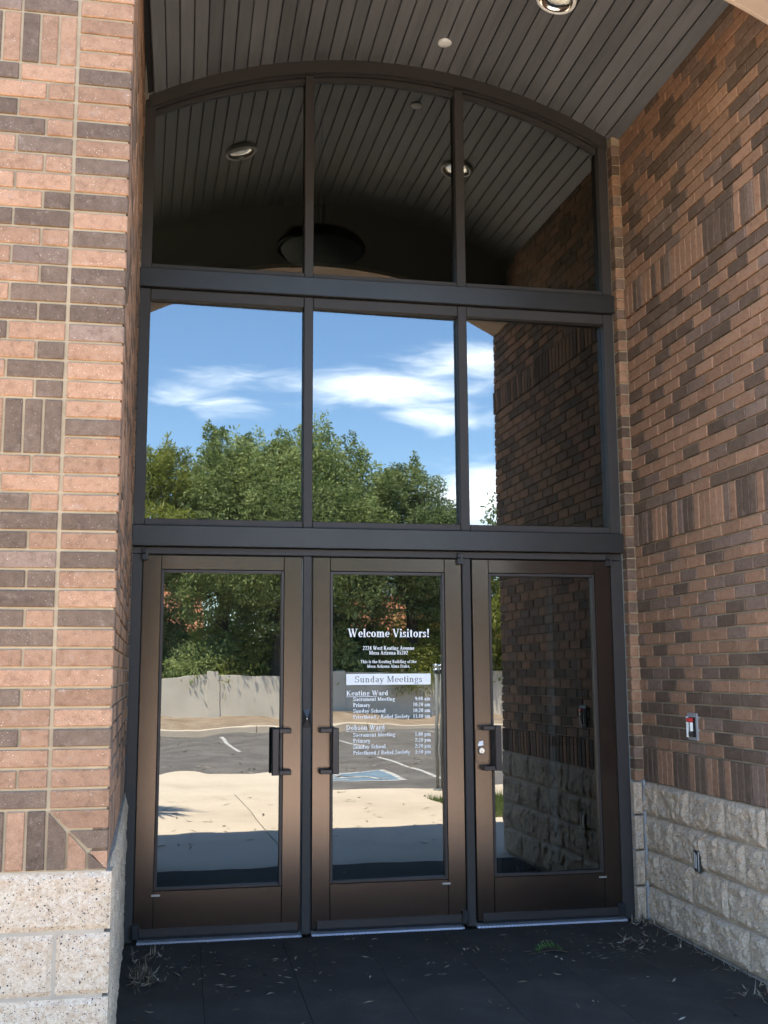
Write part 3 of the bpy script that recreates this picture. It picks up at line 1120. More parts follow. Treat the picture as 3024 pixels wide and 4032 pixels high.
# the narrow return beside the frame: brick ends over block, grey sealant in the corner
ret, retw = [], []
for (z0, z1, band, i) in ROWS:
    if z1 < 5.0:
        c = pick(0.3, 0.2)
        ret.append(((2.842, -0.075, (z0 + z1) / 2), 0.052, z1 - z0 - J, c))
        retw.append(((2.814, -0.037, (z0 + z1) / 2), 0.066, z1 - z0 - J, c))
for (a, b) in SOLDIERS:
    for t in range(3):
        z0, z1 = a + (b - a) * t / 3, a + (b - a) * (t + 1) / 3
        c = pick(0.35, 0.2)
        ret.append(((2.842, -0.075, (z0 + z1) / 2), 0.052, z1 - z0 - J, c))
        retw.append(((2.814, -0.037, (z0 + z1) / 2), 0.066, z1 - z0 - J, c))
lay(wall, ret, ROT_FRONT, True)
lay(wall, retw, ROT_WEST, False)
mb = MB()
mb.box(2.822, WX + 0.008, -0.066, -0.003, ZC0, 5.0)
mb.build('mortar', M['mortar'], wall)
for r_ in range(4):
    seed += 1
    me = rough_block(0.058, BZ[r_ + 1] - BZ[r_] - 0.01, 0.05, 0.006, 0.012, seed, M['block'], 0.011)
    put_rot('stone_block', me, wall, (2.826, -0.085, (BZ[r_] + BZ[r_ + 1]) / 2), ROT_FRONT)
mb = MB()
mb.box(2.853, 2.868, -0.100, -0.05, 0.01, ZC0 + 0.01, 0, 0.003)
mb.build('sealant_joint', M['caulk'], wall)

# ================================================================== ARCH, CEILING, ROOF
AXC, AR, AZC = 1.33, 3.135, 4.865 - 3.135


def arc_pts(xc, zc, r, x0, x1, n):
    return [(x0 + (x1 - x0) * i / n, zc + math.sqrt(r * r - (x0 + (x1 - x0) * i / n - xc) ** 2)) for i in range(n + 1)]


arch = thing('entrance_arch', (1.33, PY, 4.4), 'smooth beige stucco arch spanning the porch opening above the brick', 'arch')
pts = arc_pts(AXC, AZC, AR, PX - 0.006, WX + 0.01, 40)
mb = MB()
top = [(x, ZTOP) for x, z in pts]
n_ = len(pts)
Y0, Y1 = PY + 0.012, -2.10
for (y) in (Y0, Y1):
    pass
vs_ = [(x, Y0, z) for x, z in pts] + [(x, Y0, ZTOP) for x, z in pts] + [(x, Y1, z) for x, z in pts] + [(x, Y1, ZTOP) for x, z in pts]
fs = []
for i in range(n_ - 1):
    fs += [(i, i + 1, n_ + i + 1, n_ + i), (2 * n_ + i + 1, 2 * n_ + i, 3 * n_ + i, 3 * n_ + i + 1), (i + 1, i, 2 * n_ + i, 2 * n_ + i + 1), (n_ + i, n_ + i + 1, 3 * n_ + i + 1, 3 * n_ + i)]
mb.add(vs_, fs)
mb.build('soffit', M['stucco'], arch)
mb = MB()                                                     # dark sheet painting in the shade over the opening, porch side
mb.prism([(x, z + 0.03) for x, z in pts] + [(pts[-1][0], ZTOP - 0.11), (pts[0][0], ZTOP - 0.11)], 1, Y1 + 0.0015, Y1 + 0.005)
mb.build('shade_panel', M['panel_shade'], arch)
mb = MB()                                                     # the edge bead along the inner rim
for i in range(n_ - 1):
    (xa, za), (xb, zb) = pts[i], pts[i + 1]
    mb.add([(xa, Y1 - 0.012, za - 0.006), (xb, Y1 - 0.012, zb - 0.006), (xb, Y1 + 0.004, zb - 0.006), (xa, Y1 + 0.004, za - 0.006),
            (xa, Y1 - 0.012, za + 0.006), (xb, Y1 - 0.012, zb + 0.006), (xb, Y1 + 0.004, zb + 0.006), (xa, Y1 + 0.004, za + 0.006)],
           [(0, 1, 2, 3), (4, 7, 6, 5), (0, 4, 5, 1), (2, 6, 7, 3)])
mb.build('edge_bead', M['stucco'], arch)

CXC, CR, CZC = 1.30, 3.146, 5.406 - 3.146
ceil_ = tag(bpy.data.objects.new('ceiling', None), 'dark stained plank ceiling vaulted over the porch', kind='structure')
COL.objects.link(ceil_)
ceil_.location = (CXC, -1.0, 5.0)
half = math.asin((WX - CXC + 0.004) / CR)
half_l = math.asin((CXC - PX + 0.012) / CR)
NPL = 36
a_step = (half + half_l) / NPL
for i in range(NPL):
    a0 = -half_l + i * a_step
    a1 = a0 + a_step
    gap = 0.0028 / CR
    sag = random.uniform(-0.0016, 0.0016)
    r0, r1 = CR + sag, CR + 0.02
    e0, e1 = a0 + gap, a1 - gap
    ch = 0.003 / CR
    prof = [(e0, r0 + 0.004), (e0 + ch, r0), (e1 - ch, r0), (e1, r0 + 0.004), (e1, r1), (e0, r1)]
    poly = [(CXC + r * math.sin(a), CZC + r * math.cos(a)) for a, r in prof]
    mb = MB()
    mb.prism(poly, 1, -2.092, -0.004)
    mb.build('plank', M['plank'], ceil_)
mb = MB()
pts2 = [(CXC + (CR + 0.021) * math.sin(-half_l - 0.01 + (half + half_l + 0.02) * i / 40), CZC + (CR + 0.021) * math.cos(-half_l - 0.01 + (half + half_l + 0.02) * i / 40)) for i in range(41)]
mb.prism(pts2 + [(pts2[-1][0], ZTOP - 0.1), (pts2[0][0], ZTOP - 0.1)], 1, -2.096, -0.002)
mb.build('plank_backing', M['seam'], ceil_)
mb = MB()
mb.box(-3.3, 22.1, -2.5, 9.0, ZTOP, ZTOP + 0.05)
mb.build('roof', M['stucco'])['kind'] = 'structure'


def ceil_z(x, r=CR):
    return CZC + math.sqrt(r * r - (x - CXC) ** 2)


# recessed lights
def ceiling_light(x, y, label):
    z = ceil_z(x)
    t = thing('ceiling_light', (x, y, z), label, 'ceiling light', 'round recessed lights in the plank ceiling')
    ang = math.asin((x - CXC) / CR)
    mb = MB()
    mb.lathe([(0.116, 0.006), (0.116, -0.026), (0.111, -0.030), (0.099, -0.029), (0.096, -0.024)], (x, y, z), 40)
    o = mb.build('trim_ring', M['white'], t, (x, y, z), True)
    o.rotation_euler = (0, ang, 0)
    mb = MB()
    mb.lathe([(0.0965, -0.027), (0.090, -0.012), (0.080, -0.004), (0.062, -0.0015), (0.0005, -0.001)], (x, y, z), 40)
    o = mb.build('reflector', M['reflector'], t, (x, y, z), True)
    o.rotation_euler = (0, ang, 0)
    return t


ceiling_light(2.115, -1.02, 'round recessed light with bright metal reflector in the right part of the plank ceiling')
ceiling_light(0.47, -1.02, 'round recessed light in the ceiling, seen mirrored in the left arched pane')
x = 1.624
cov = thing('cover_plate', (x, -0.33, ceil_z(x)), 'small round pale cover plate on the dark plank ceiling above the middle pane', 'ceiling plate')
mb = MB()
mb.lathe([(0.0005, -0.012), (0.036, -0.012), (0.043, -0.009), (0.044, 0.0)], (x, -0.33, ceil_z(x)), 36)
mb.build('disc', M['white'], cov, (x, -0.33, ceil_z(x)), True)
mb = MB()
mb.lathe([(0.012, 0.012), (0.012, -0.002), (0.0005, -0.002)], (x, -0.33, ceil_z(x) - 0.010), 16)
mb.build('stem', M['steel'], cov, (x, -0.33, ceil_z(x) - 0.010), True)

# ================================================================== DOOR FRAME WITH PANES
fr = thing('entrance_glazing', (1.31, 0.0, 0), 'dark bronze metal window frame with six mirror panes and arched head above the doors', 'window')
FX0, FX1 = -0.212, 2.812
FY0, FY1 = 0.0, 0.13
c_ = 0.003
MUL = ((0.785, 0.841), (1.766, 1.824))
# lower band: jambs beside the doors, mullions between them
mb = MB(); mb.box(FX0, -0.153, FY0, FY1, 0.0, 2.168, 0, c_); mb.build('jamb', M['frame'], fr)
mb = MB(); mb.box(2.736, FX1, FY0, FY1, 0.0, 2.168, 0, c_); mb.build('jamb', M['frame'], fr)
for (a, b) in MUL:
    mb = MB(); mb.box(a + 0.003, b - 0.003, FY0, FY1, 0.0, 2.168, 0, c_); mb.build('mullion', M['frame'], fr)
mb = MB(); mb.box(FX0, FX1, FY0 + 0.001, FY1, 2.1705, 2.211, 0, c_); mb.build('door_head', M['frame'], fr)
# lower and upper header covers stand proud
for (z0, z1) in ((2.2135, 2.337), (3.790, 3.908)):
    mb = MB(); mb.box(FX0 - 0.004, FX1 + 0.006, FY0 - 0.032, FY1, z0, z1, 0, 0.004); mb.build('header', M['header'], fr)
# middle band
MB0, MB1 = 2.3395, 3.7875
mb = MB(); mb.box(FX0, -0.149, FY0, FY1, MB0, MB1, 0, c_); mb.build('jamb', M['frame'], fr)
mb = MB(); mb.box(2.748, FX1, FY0, FY1, MB0, MB1, 0, c_); mb.build('jamb', M['frame'], fr)
for (a, b) in MUL:
    mb = MB(); mb.box(a, b, FY0, FY1, MB0, MB1, 0, c_); mb.build('mullion', M['frame'], fr)
bays = ((-0.147, MUL[0][0] - 0.002), (MUL[0][1] + 0.002, MUL[1][0] - 0.002), (MUL[1][1] + 0.002, 2.746))
for (a, b) in bays:
    mb = MB(); mb.box(a, b, FY0 + 0.002, FY1, MB0, 2.380, 0, c_); mb.build('sill_rail', M['frame'], fr)
    mb = MB(); mb.box(a, b, FY0 + 0.002, FY1, 3.722, MB1, 0, c_); mb.build('head_rail', M['frame'], fr)
# upper band with the arched head
UB0 = 3.9105


def frame_arc(inner):
    return lambda x: CZC - inner + math.sqrt(max(0.0, CR * CR - (x - CXC) ** 2))


mb = MB(); mb.prism([(FX0, UB0), (-0.149, UB0), (-0.149, ceil_z(-0.149) - 0.02), (FX0, ceil_z(FX0 + 0.03) - 0.03)], 1, FY0, FY1); mb.build('jamb', M['frame'], fr)
mb = MB(); mb.prism([(2.752, UB0), (FX1, UB0), (FX1, ceil_z(FX1) - 0.03), (2.752, ceil_z(2.752) - 0.02)], 1, FY0, FY1); mb.build('jamb', M['frame'], fr)
for (a, b) in MUL:
    mb = MB(); mb.box(a, b, FY0, FY1, UB0, ceil_z((a + b) / 2) - 0.095, 0, c_); mb.build('mullion', M['frame'], fr)
for (a, b) in bays:
    mb = MB(); mb.box(a, b, FY0 + 0.002, FY1, UB0, 3.946, 0, c_); mb.build('sill_rail', M['frame'], fr)


def arched_band(t0, t1, y0, y1, x0=FX0 + 0.02, x1=FX1, n=44):
    mb = MB()
    xs = [x0 + (x1 - x0) * i / n for i in range(n + 1)]
    lo = [(x, ceil_z(x) - t1) for x in xs]
    hi = [(x, ceil_z(x) - t0) for x in xs]
    m_ = n + 1
    vs_ = [(x, y0, z) for x, z in lo] + [(x, y0, z) for x, z in hi] + [(x, y1, z) for x, z in lo] + [(x, y1, z) for x, z in hi]
    fs = []
    for i in range(n):
        fs += [(i, i + 1, m_ + i + 1, m_ + i), (2 * m_ + i + 1, 2 * m_ + i, 3 * m_ + i, 3 * m_ + i + 1), (i + 1, i, 2 * m_ + i, 2 * m_ + i + 1), (m_ + i, m_ + i + 1, 3 * m_ + i + 1, 3 * m_ + i)]
    fs += [(0, m_, 3 * m_, 2 * m_), (n, 2 * m_ + n, 3 * m_ + n, m_ + n)]
    mb.add(vs_, fs)
    return mb


arched_band(0.001, 0.082, FY0 - 0.014, FY1).build('arched_head', M['frame'], fr)
for (a, b) in bays:
    arched_band(0.084, 0.100, FY0 + 0.004, FY0 + 0.06, a, b, 16).build('glazing_bead', M['bead'], fr)
    arched_band(0.102, 0.128, FY0 + 0.024, FY0 + 0.07, a, b, 16).build('glazing_bead', M['frame'], fr)
# panes: each a sheet of its own, set back in the frame, none quite true to the next
GY = 0.046


YAW_P = 0.020                                                 # the glazing stands about a degree off the line of the frame


def pane(name, poly, parent, mat, tilt=(0, 0)):
    cx = sum(p[0] for p in poly) / len(poly)
    cz = sum(p[1] for p in poly) / len(poly)
    mb = MB()
    n = len(poly)
    mb.add([(x, GY, z) for x, z in poly] + [(x, GY + 0.007 + 0.0016 * (x - cx), z) for x, z in poly],
           [tuple(range(n)), tuple(range(2 * n - 1, n - 1, -1))] + [(i, n + i, n + (i + 1) % n, (i + 1) % n) for i in range(n)])
    o = mb.build(name, mat, parent, (cx, GY, cz))
    o.rotation_euler = (tilt[0], 0, YAW_P + tilt[1])
    return o


for k, (a, b) in enumerate(bays):
    pane('pane', [(a - 0.006, 2.376), (b + 0.006, 2.376), (b + 0.006, 3.726), (a - 0.006, 3.726)], fr, M['glass_window'], (random.uniform(-1, 1) * 0.0006, random.uniform(-1, 1) * 0.0006))
    xs = [a - 0.006 + (b - a + 0.012) * i / 14 for i in range(15)]
    pane('pane', [(a - 0.006, 3.942), (b + 0.006, 3.942)] + [(x, ceil_z(x) - 0.118) for x in xs[::-1]], fr, M['glass_window'], (random.uniform(-1, 1) * 0.0006, random.uniform(-1, 1) * 0.0006))
# thresholds: three ribbed aluminium strips
for (a, b) in ((-0.126, 0.784), (0.842, 1.735), (1.812, 2.742)):
    mb = MB()
    mb.prism([(-0.058, 0.002), (-0.052, 0.009), (-0.006, 0.015), (0.02, 0.015), (0.02, 0.002)], 0, a, b)
    t_ = mb.build('threshold', M['alu'], fr)
    mb = MB()
    nrb = int((b - a) / 0.022)
    for i in range(nrb):
        x = a + 0.006 + i * 0.022
        mb.add([(x, -0.060, 0.001), (x + 0.012, -0.064, 0.001), (x + 0.014, -0.060, 0.001), (x, -0.053, 0.0105), (x + 0.012, -0.055, 0.0105), (x + 0.014, -0.053, 0.0105)], [(0, 1, 4, 3), (1, 2, 5, 4), (0, 3, 5, 2), (3, 4, 5)])
    mb.build('ribs', M['alu'], t_)['kind'] = 'stuff'


# ================================================================== DOORS
def glass_door(x0, x1, label, hinge, hx, group='bronze glass doors side by side'):
    """x0..x1 leaf; hinge 'l' or 'r'; hx: x of the pull grip"""
    zt, zb = 2.1625, 0.026
    d = thing('glass_door', ((x0 + x1) / 2, 0.0, zb), label, 'door', group)
    y0, y1 = 0.001, 0.046
    sl, sr = 0.106, 0.106
    gx0, gx1 = x0 + sl, x1 - sr
    gz0, gz1 = 0.283, 2.068
    c = 0.0025
    mb = MB(); mb.box(x0, gx0 - 0.0006, y0, y1, zb, zt, 0, c); mb.build('stile', M['door'], d)
    mb = MB(); mb.box(gx1 + 0.0006, x1, y0, y1, zb, zt, 0, c); mb.build('stile', M['door'], d)
    mb = MB(); mb.box(gx0 + 0.0006, gx1 - 0.0006, y0 + 0.0006, y1, gz1 + 0.012, zt, 0, c); mb.build('top_rail', M['door'], d)
    mb = MB(); mb.box(gx0 + 0.0006, gx1 - 0.0006, y0 + 0.0006, y1, zb, gz0 - 0.012, 0, c); mb.build('bottom_rail', M['door'], d)
    t = 0.017
    beads = ((gx0, gx0 + t, gz0 - 0.011, gz1 + 0.011), (gx1 - t, gx1, gz0 - 0.011, gz1 + 0.011), (gx0 + t, gx1 - t, gz1 - 0.006, gz1 + 0.011), (gx0 + t, gx1 - t, gz0 - 0.011, gz0 + 0.006))
    for (a, b, e, f_) in beads:
        mb = MB(); mb.box(a + 0.0004, b - 0.0004, y0 + 0.003, y1 - 0.003, e + 0.0004, f_ - 0.0004, 0, 0.002); mb.build('glazing_bead', M['bead'], d)
    p = pane('pane', [(gx0 + t - 0.004, gz0), (gx1 - t + 0.004, gz0), (gx1 - t + 0.004, gz1), (gx0 + t - 0.004, gz1)], d, M['glass_door'], (random.uniform(-1, 1) * 0.0008, 0.0))
    p.location.y = 0.0225
    # bottom sweep
    mb = MB(); mb.box(x0 + 0.03, x1 - 0.012, y0 - 0.014, y0 + 0.001, zb + 0.002, zb + 0.045, 0, 0.003); sw = mb.build('door_sweep', M['bead'], d)
    mb = MB(); mb.box(x0 + 0.03, x1 - 0.012, y0 - 0.010, y0 - 0.004, zb - 0.010, zb + 0.0015); mb.build('brush', M['gasket'], sw)
    # pivots on the hinge side
    px = x0 + 0.012 if hinge == 'l' else x1 - 0.012
    for (z0, z1) in ((2.130, 2.196),):
        mb = MB()
        mb.box(px - 0.018, px + 0.018, -0.026, 0.0005, z0 + 0.0, z0 + 0.038, 0, 0.003)
        mb.box(px - 0.016, px + 0.016, -0.024, 0.0005, z0 + 0.041, z1, 0, 0.003)
        pv = mb.build('pivot', M['black'], d)
        mb = MB(); mb.box(px + 0.002, px + 0.017, -0.0285, -0.0265, z0 + 0.002, z1 - 0.002, 0, 0.0008); mb.build('pivot_cover', M['header'], pv)
    mb = MB(); mb.box(px - 0.018, px + 0.018, -0.030, 0.0005, zb - 0.004, zb + 0.070, 0, 0.003); mb.build('pivot', M['black'], d)
    # pull handle: two posts and a grip
    toward = 1 if hinge == 'l' else -1                      # posts stand toward the free edge
    zc0, zc1 = 0.895, 1.158
    hd = put('pull_handle', None, d, (hx, -0.06, zc0)) if False else None
    mb = MB()
    mb.box(hx - 0.0185, hx + 0.0185, -0.078, -0.058, zc0, zc1, 0, 0.003)
    grip = mb.build('pull_handle', M['bead'], d)
    mb = MB()
    mb.box(hx - 0.021, hx + 0.013, -0.0575, -0.046, zc0 - 0.001, zc1 + 0.001, 0, 0.002)
    mb.build('grip_back', M['black'], grip)
    sx = hx + toward * 0.062
    for z in (zc0 + 0.014, zc1 - 0.014):
        mb = MB()
        a, b = sorted((hx + toward * 0.0195, sx + toward * 0.028))
        mb.box(a, b, -0.074, -0.049, z - 0.013, z + 0.013, 0, 0.003)
        arm = mb.build('handle_arm', M['bead'], grip)
        mb = MB()
        a, b = sorted((sx + toward * 0.0, sx + toward * 0.030))
        mb.box(a, b, -0.0485, 0.0008, z - 0.014, z + 0.014, 0, 0.002)
        mb.build('handle_post', M['black'], grip)
    # small maker's tag on the bottom rail
    tx = x0 + 0.118 if hinge == 'l' else x1 - 0.118
    mb = MB(); mb.box(tx - 0.024, tx + 0.024, -0.0015, 0.0007, 0.243, 0.253); mb.build('tag', M['alu'], d)
    return d


d1 = glass_door(-0.149, 0.780, 'left bronze glass door hinged on the brick pier side, no lettering or lock plate', 'l', 0.627)
d2 = glass_door(0.846, 1.761, 'middle bronze glass door with white Welcome Visitors lettering on its glass', 'r', 0.975)
d3 = glass_door(1.829, 2.731, 'right bronze glass door with round lock cylinder and scrap of white sticker', 'r', 1.955)
# lock plate with cylinder on the right door
mb = MB(); mb.box(1.834, 1.920, -0.0035, 0.0006, 0.938, 1.131, 0, 0.0012); lp = mb.build('lock_plate', M['door'], d3)
mb = MB(); mb.lathe([(0.0005, -0.016), (0.0165, -0.016), (0.0185, -0.012), (0.0185, 0.0)], (1.868, -0.0036, 1.009), 28, axis=1); lc = mb.build('lock_cylinder', M['steel'], lp)
mb = MB(); mb.lathe([(0.0186, -0.006), (0.0225, -0.005), (0.0225, 0.0)], (1.868, -0.0036, 1.009), 28, axis=1); mb.build('lock_collar', M['black'], lp)
mb = MB(); mb.box(1.8668, 1.8692, -0.0203, -0.0198, 0.998, 1.008); mb.build('keyhole', M['gasket'], lp)
mb = MB(); mb.prism([(1.849, 1.036), (1.880, 1.039), (1.880, 1.067), (1.869, 1.067), (1.867, 1.063), (1.855, 1.064), (1.855, 1.053), (1.849, 1.051)], 1, -0.0046, -0.0037); mb.build('sticker', M['vinyl'], lp)
for (x, z) in ((1.843, 0.949), (1.911, 0.949)):
    mb = MB(); mb.lathe([(0.0005, -0.0015), (0.0035, -0.0015), (0.004, 0)], (x, -0.0036, z), 10, axis=1); mb.build('screw', M['bead'], lp)
# strike cover on the mullion between left and middle door
mb = MB()
x0, x1, z0, z1 = 0.792, 0.835, 1.158, 1.262
mb.add([(x0, -0.001, z0), (x1, -0.001, z0), (x1, -0.001, z1), (x0, -0.001, z1), ((x0 + x1) / 2, -0.014, (z0 + z1) / 2)], [(0, 1, 4), (1, 2, 4), (2, 3, 4), (3, 0, 4)])
so = mb.build('strike_cover', M['header'], fr)
mb = MB(); mb.lathe([(0.0005, -0.003), (0.003, -0.003), (0.0035, 0.002)], ((x0 + x1) / 2, -0.0135, (z0 + z1) / 2), 10, axis=1); mb.build('screw', M['steel'], so)

# ================================================================== LETTERING (own serif alphabet drawn with strokes)
XH = 0.67


class Pen:
    def __init__(self, w, t):
        self.w, self.t, self.p = w, t, []

    def rect(self, x0, y0, x1, y1):
        self.p.append([(x0, y0), (x1, y0), (x1, y1), (x0, y1)])

    def v(self, x, y0, y1, w=None):
        w = (w or self.w) / 2
        self.rect(x - w, y0, x + w, y1)

    def h(self, x0, x1, y, t=None):
        t = (t or self.t) / 2
        self.rect(x0, y - t, x1, y + t)

    def d(self, x0, y0, x1, y1, w):
        self.p.append([(x0 - w / 2, y0), (x0 + w / 2, y0), (x1 + w / 2, y1), (x1 - w / 2, y1)])

    def s(self, x, y, hw=None, t=0.055):
        hw = hw or self.w / 2 + 0.085
        y0, y1 = (y, y + t) if y <= 0.001 else (y - t, y)
        self.rect(x - hw, y0, x + hw, y1)

    def e(self, cx, cy, rx, ry, a0=0, a1=360, wx=None, wy=None):
        wx, wy = wx or self.w, wy or self.t
        n = max(6, int(abs(a1 - a0) / 18))
        for i in range(n):
            q = []
            for a, k in ((a0 + (a1 - a0) * i / n, 0), (a0 + (a1 - a0) * i / n, 1), (a0 + (a1 - a0) * (i + 1) / n, 1), (a0 + (a1 - a0) * (i + 1) / n, 0)):
                c, s = math.cos(R(a)), math.sin(R(a))
                q.append((cx + (rx - (wx if k == 0 else 0)) * c, cy + (ry - (wy if k == 0 else 0)) * s))
            self.p.append(q)

    def o(self, cx, cy, r):
        self.p.append([(cx + r * math.cos(i * math.pi / 5), cy + r * math.sin(i * math.pi / 5)) for i in range(10)])


def glyph(ch, w, t):
    q = Pen(w, t)
    g = w / 2 + 0.09
    a = 0.5
    if ch == 'W':
        q.d(0.14, 1, 0.36, 0, w); q.d(0.36, 0, 0.56, 0.9, t); q.d(0.50, 1, 0.74, 0, w); q.d(0.74, 0, 0.96, 1, t); q.s(0.14, 1, 0.14); q.s(0.50, 1, 0.13); q.s(0.96, 1, 0.12); a = 1.08
    elif ch == 'V':
        q.d(0.13, 1, 0.38, 0, w); q.d(0.40, 0, 0.63, 1, t); q.s(0.13, 1, 0.14); q.s(0.63, 1, 0.12); a = 0.74
    elif ch == 'A':
        q.d(0.12, 0, 0.38, 1, t); q.d(0.38, 1, 0.64, 0, w); q.h(0.22, 0.56, 0.34); q.s(0.12, 0, 0.12); q.s(0.64, 0, 0.14); a = 0.78
    elif ch == 'K':
        q.v(g, 0, 1); q.s(g, 0); q.s(g, 1); q.d(g + w / 2, 0.42, 0.60, 1, t * 1.3); q.d(g + 0.17, 0.58, 0.64, 0, w); q.s(0.60, 1, 0.12); q.s(0.66, 0, 0.13); a = 0.80
    elif ch == 'M':
        q.v(0.16, 0, 1, t * 1.3); q.d(0.16, 1, 0.46, 0.05, w); q.d(0.46, 0.05, 0.74, 1, t); q.v(0.78, 0, 1); q.s(0.16, 0, 0.12); q.s(0.78, 0, 0.14); q.s(0.13, 1, 0.11); q.s(0.80, 1, 0.12); a = 0.96
    elif ch == 'B':
        q.v(g, 0, 1); q.s(g - 0.03, 0); q.s(g - 0.03, 1); q.e(g + 0.1, 0.74, 0.28, 0.26, -90, 90); q.e(g + 0.1, 0.26, 0.33, 0.28, -90, 90); a = 0.68
        q.h(g, g + 0.12, 0.965); q.h(g, g + 0.12, 0.51); q.h(g, g + 0.12, 0.03)
    elif ch == 'D':
        q.v(g, 0, 1); q.s(g - 0.03, 0); q.s(g - 0.03, 1); q.e(g + 0.08, 0.5, 0.46, 0.5, -90, 90); q.h(g, g + 0.1, 0.97); q.h(g, g + 0.1, 0.03); a = 0.80
    elif ch == 'P' or ch == 'R':
        q.v(g, 0, 1); q.s(g, 0); q.s(g - 0.03, 1); q.e(g + 0.1, 0.73, 0.30, 0.27, -90, 90); q.h(g, g + 0.12, 0.965); q.h(g, g + 0.12, 0.48); a = 0.62
        if ch == 'R':
            q.d(g + 0.18, 0.47, 0.62, 0, w); q.s(0.66, 0, 0.10); a = 0.74
    elif ch == 'S':
        q.e(0.30, 0.74, 0.25, 0.27, 20, 270, w * 0.85, t * 1.2); q.e(0.30, 0.26, 0.27, 0.27, 90, -160, w * 0.95, t * 1.2); q.v(0.51, 0.70, 0.98, t); q.v(0.05, 0.02, 0.30, t); a = 0.60
    elif ch == 'T':
        q.v(0.34, 0, 1); q.s(0.34, 0); q.h(0.04, 0.64, 0.965, 0.07); q.v(0.06, 0.76, 1, t); q.v(0.62, 0.76, 1, t); a = 0.68
    elif ch == 'a':
        q.e(0.23, 0.19, 0.19, 0.20, 90, 270, w * 0.9, t); q.h(0.21, 0.36, 0.36); q.v(0.38, 0, 0.50); q.e(0.22, 0.44, 0.16 + w / 2, 0.23, 0, 150, w, t); q.s(0.41, 0, 0.09, 0.05); q.h(0.2, 0.36, 0.02); a = 0.52
    elif ch == 'b':
        q.v(0.14, 0, 1); q.rect(0.03, 0.95, 0.14, 1); q.e(0.27, XH / 2, 0.25, XH / 2, -120, 120); a = 0.58
    elif ch == 'c':
        q.e(0.28, XH / 2, 0.25, XH / 2, 45, 320); q.o(0.43, XH - 0.17, w * 0.5); a = 0.49
    elif ch == 'd':
        q.v(0.42, 0, 1); q.rect(0.31, 0.95, 0.42, 1); q.s(0.47, 0, 0.09, 0.05); q.e(0.29, XH / 2, 0.25, XH / 2, 60, 300); a = 0.60
    elif ch == 'e':
        q.e(0.28, XH / 2, 0.25, XH / 2, 0, 320); q.h(0.08, 0.50, XH * 0.52); a = 0.52
    elif ch == 'f':
        q.v(0.17, 0, 0.80); q.s(0.17, 0); q.h(0.04, 0.34, XH - 0.03); q.e(0.17 + 0.17 - w / 2, 0.78, 0.17, 0.23, 180, 50, w, t * 1.3); a = 0.34
    elif ch == 'g':
        q.e(0.26, 0.44, 0.21, 0.23, 0, 360, w * 0.9, t); q.e(0.26, -0.14, 0.24, 0.17, 0, 360, w * 0.7, t); q.d(0.16, 0.22, 0.14, 0.02, t * 1.3); q.h(0.38, 0.52, XH - 0.03); a = 0.54
    elif ch in 'hn':
        q.v(0.15, 0, 1 if ch == 'h' else XH); q.s(0.15, 0); q.rect(0.03, (1 if ch == 'h' else XH) - 0.055, 0.15, 1 if ch == 'h' else XH); q.v(0.45, 0, XH - 0.18); q.s(0.45, 0)
        q.e(0.30 + w / 4, XH - 0.20, 0.15 + w / 4, 0.20, 0, 150, w, t * 1.2); a = 0.61
    elif ch == 'm':
        q.v(0.15, 0, XH); q.s(0.15, 0); q.rect(0.03, XH - 0.055, 0.15, XH)
        for k in (0.44, 0.73):
            q.v(k, 0, XH - 0.18); q.s(k, 0); q.e(k - 0.15 + w / 4, XH - 0.20, 0.15 + w / 4, 0.20, 0, 150, w, t * 1.2)
        a = 0.89
    elif ch == 'i':
        q.v(0.15, 0, XH); q.s(0.15, 0); q.rect(0.03, XH - 0.055, 0.15, XH); q.o(0.15, 0.90, w * 0.62); a = 0.30
    elif ch == 'k':
        q.v(0.15, 0, 1); q.s(0.15, 0); q.rect(0.03, 0.945, 0.15, 1); q.d(0.2, 0.28, 0.44, XH, t * 1.3); q.d(0.27, 0.38, 0.48, 0, w); q.s(0.44, XH, 0.10); q.s(0.50, 0, 0.10); a = 0.59
    elif ch == 'l':
        q.v(0.15, 0, 1); q.s(0.15, 0); q.rect(0.03, 0.945, 0.15, 1); a = 0.30
    elif ch == 'o':
        q.e(0.29, XH / 2, 0.26, XH / 2); a = 0.58
    elif ch == 'p':
        q.v(0.15, -0.30, XH); q.rect(0.04, -0.30, 0.27, -0.245); q.rect(0.03, XH - 0.055, 0.15, XH); q.e(0.28, XH / 2, 0.26, XH / 2, -120, 120); a = 0.60
    elif ch == 'r':
        q.v(0.15, 0, XH); q.s(0.15, 0); q.rect(0.03, XH - 0.055, 0.15, XH); q.e(0.30, XH - 0.19, 0.16, 0.19, 60, 170, w, t * 1.4); q.o(0.36, XH - 0.08, w * 0.55); a = 0.42
    elif ch == 's':
        q.e(0.21, 0.49, 0.16, 0.18, 25, 270, w * 0.85, t * 1.2); q.e(0.21, 0.18, 0.18, 0.18, 90, -160, w * 0.9, t * 1.2); q.v(0.345, 0.46, 0.64, t); q.v(0.05, 0.02, 0.2, t); a = 0.42
    elif ch == 't':
        q.v(0.17, 0.12, 0.88); q.h(0.03, 0.34, XH - 0.03); q.e(0.17 + 0.16 - w / 2, 0.15, 0.16, 0.15, 180, 300, w, t * 1.2); a = 0.36
    elif ch == 'u':
        q.v(0.15, 0.18, XH); q.rect(0.03, XH - 0.055, 0.15, XH); q.v(0.45, 0, XH); q.rect(0.33, XH - 0.055, 0.45, XH); q.s(0.50, 0, 0.08, 0.05); q.e(0.30 - w / 4, 0.20, 0.15 + w / 4, 0.20, 180, 330, w, t * 1.2); a = 0.61
    elif ch == 'v':
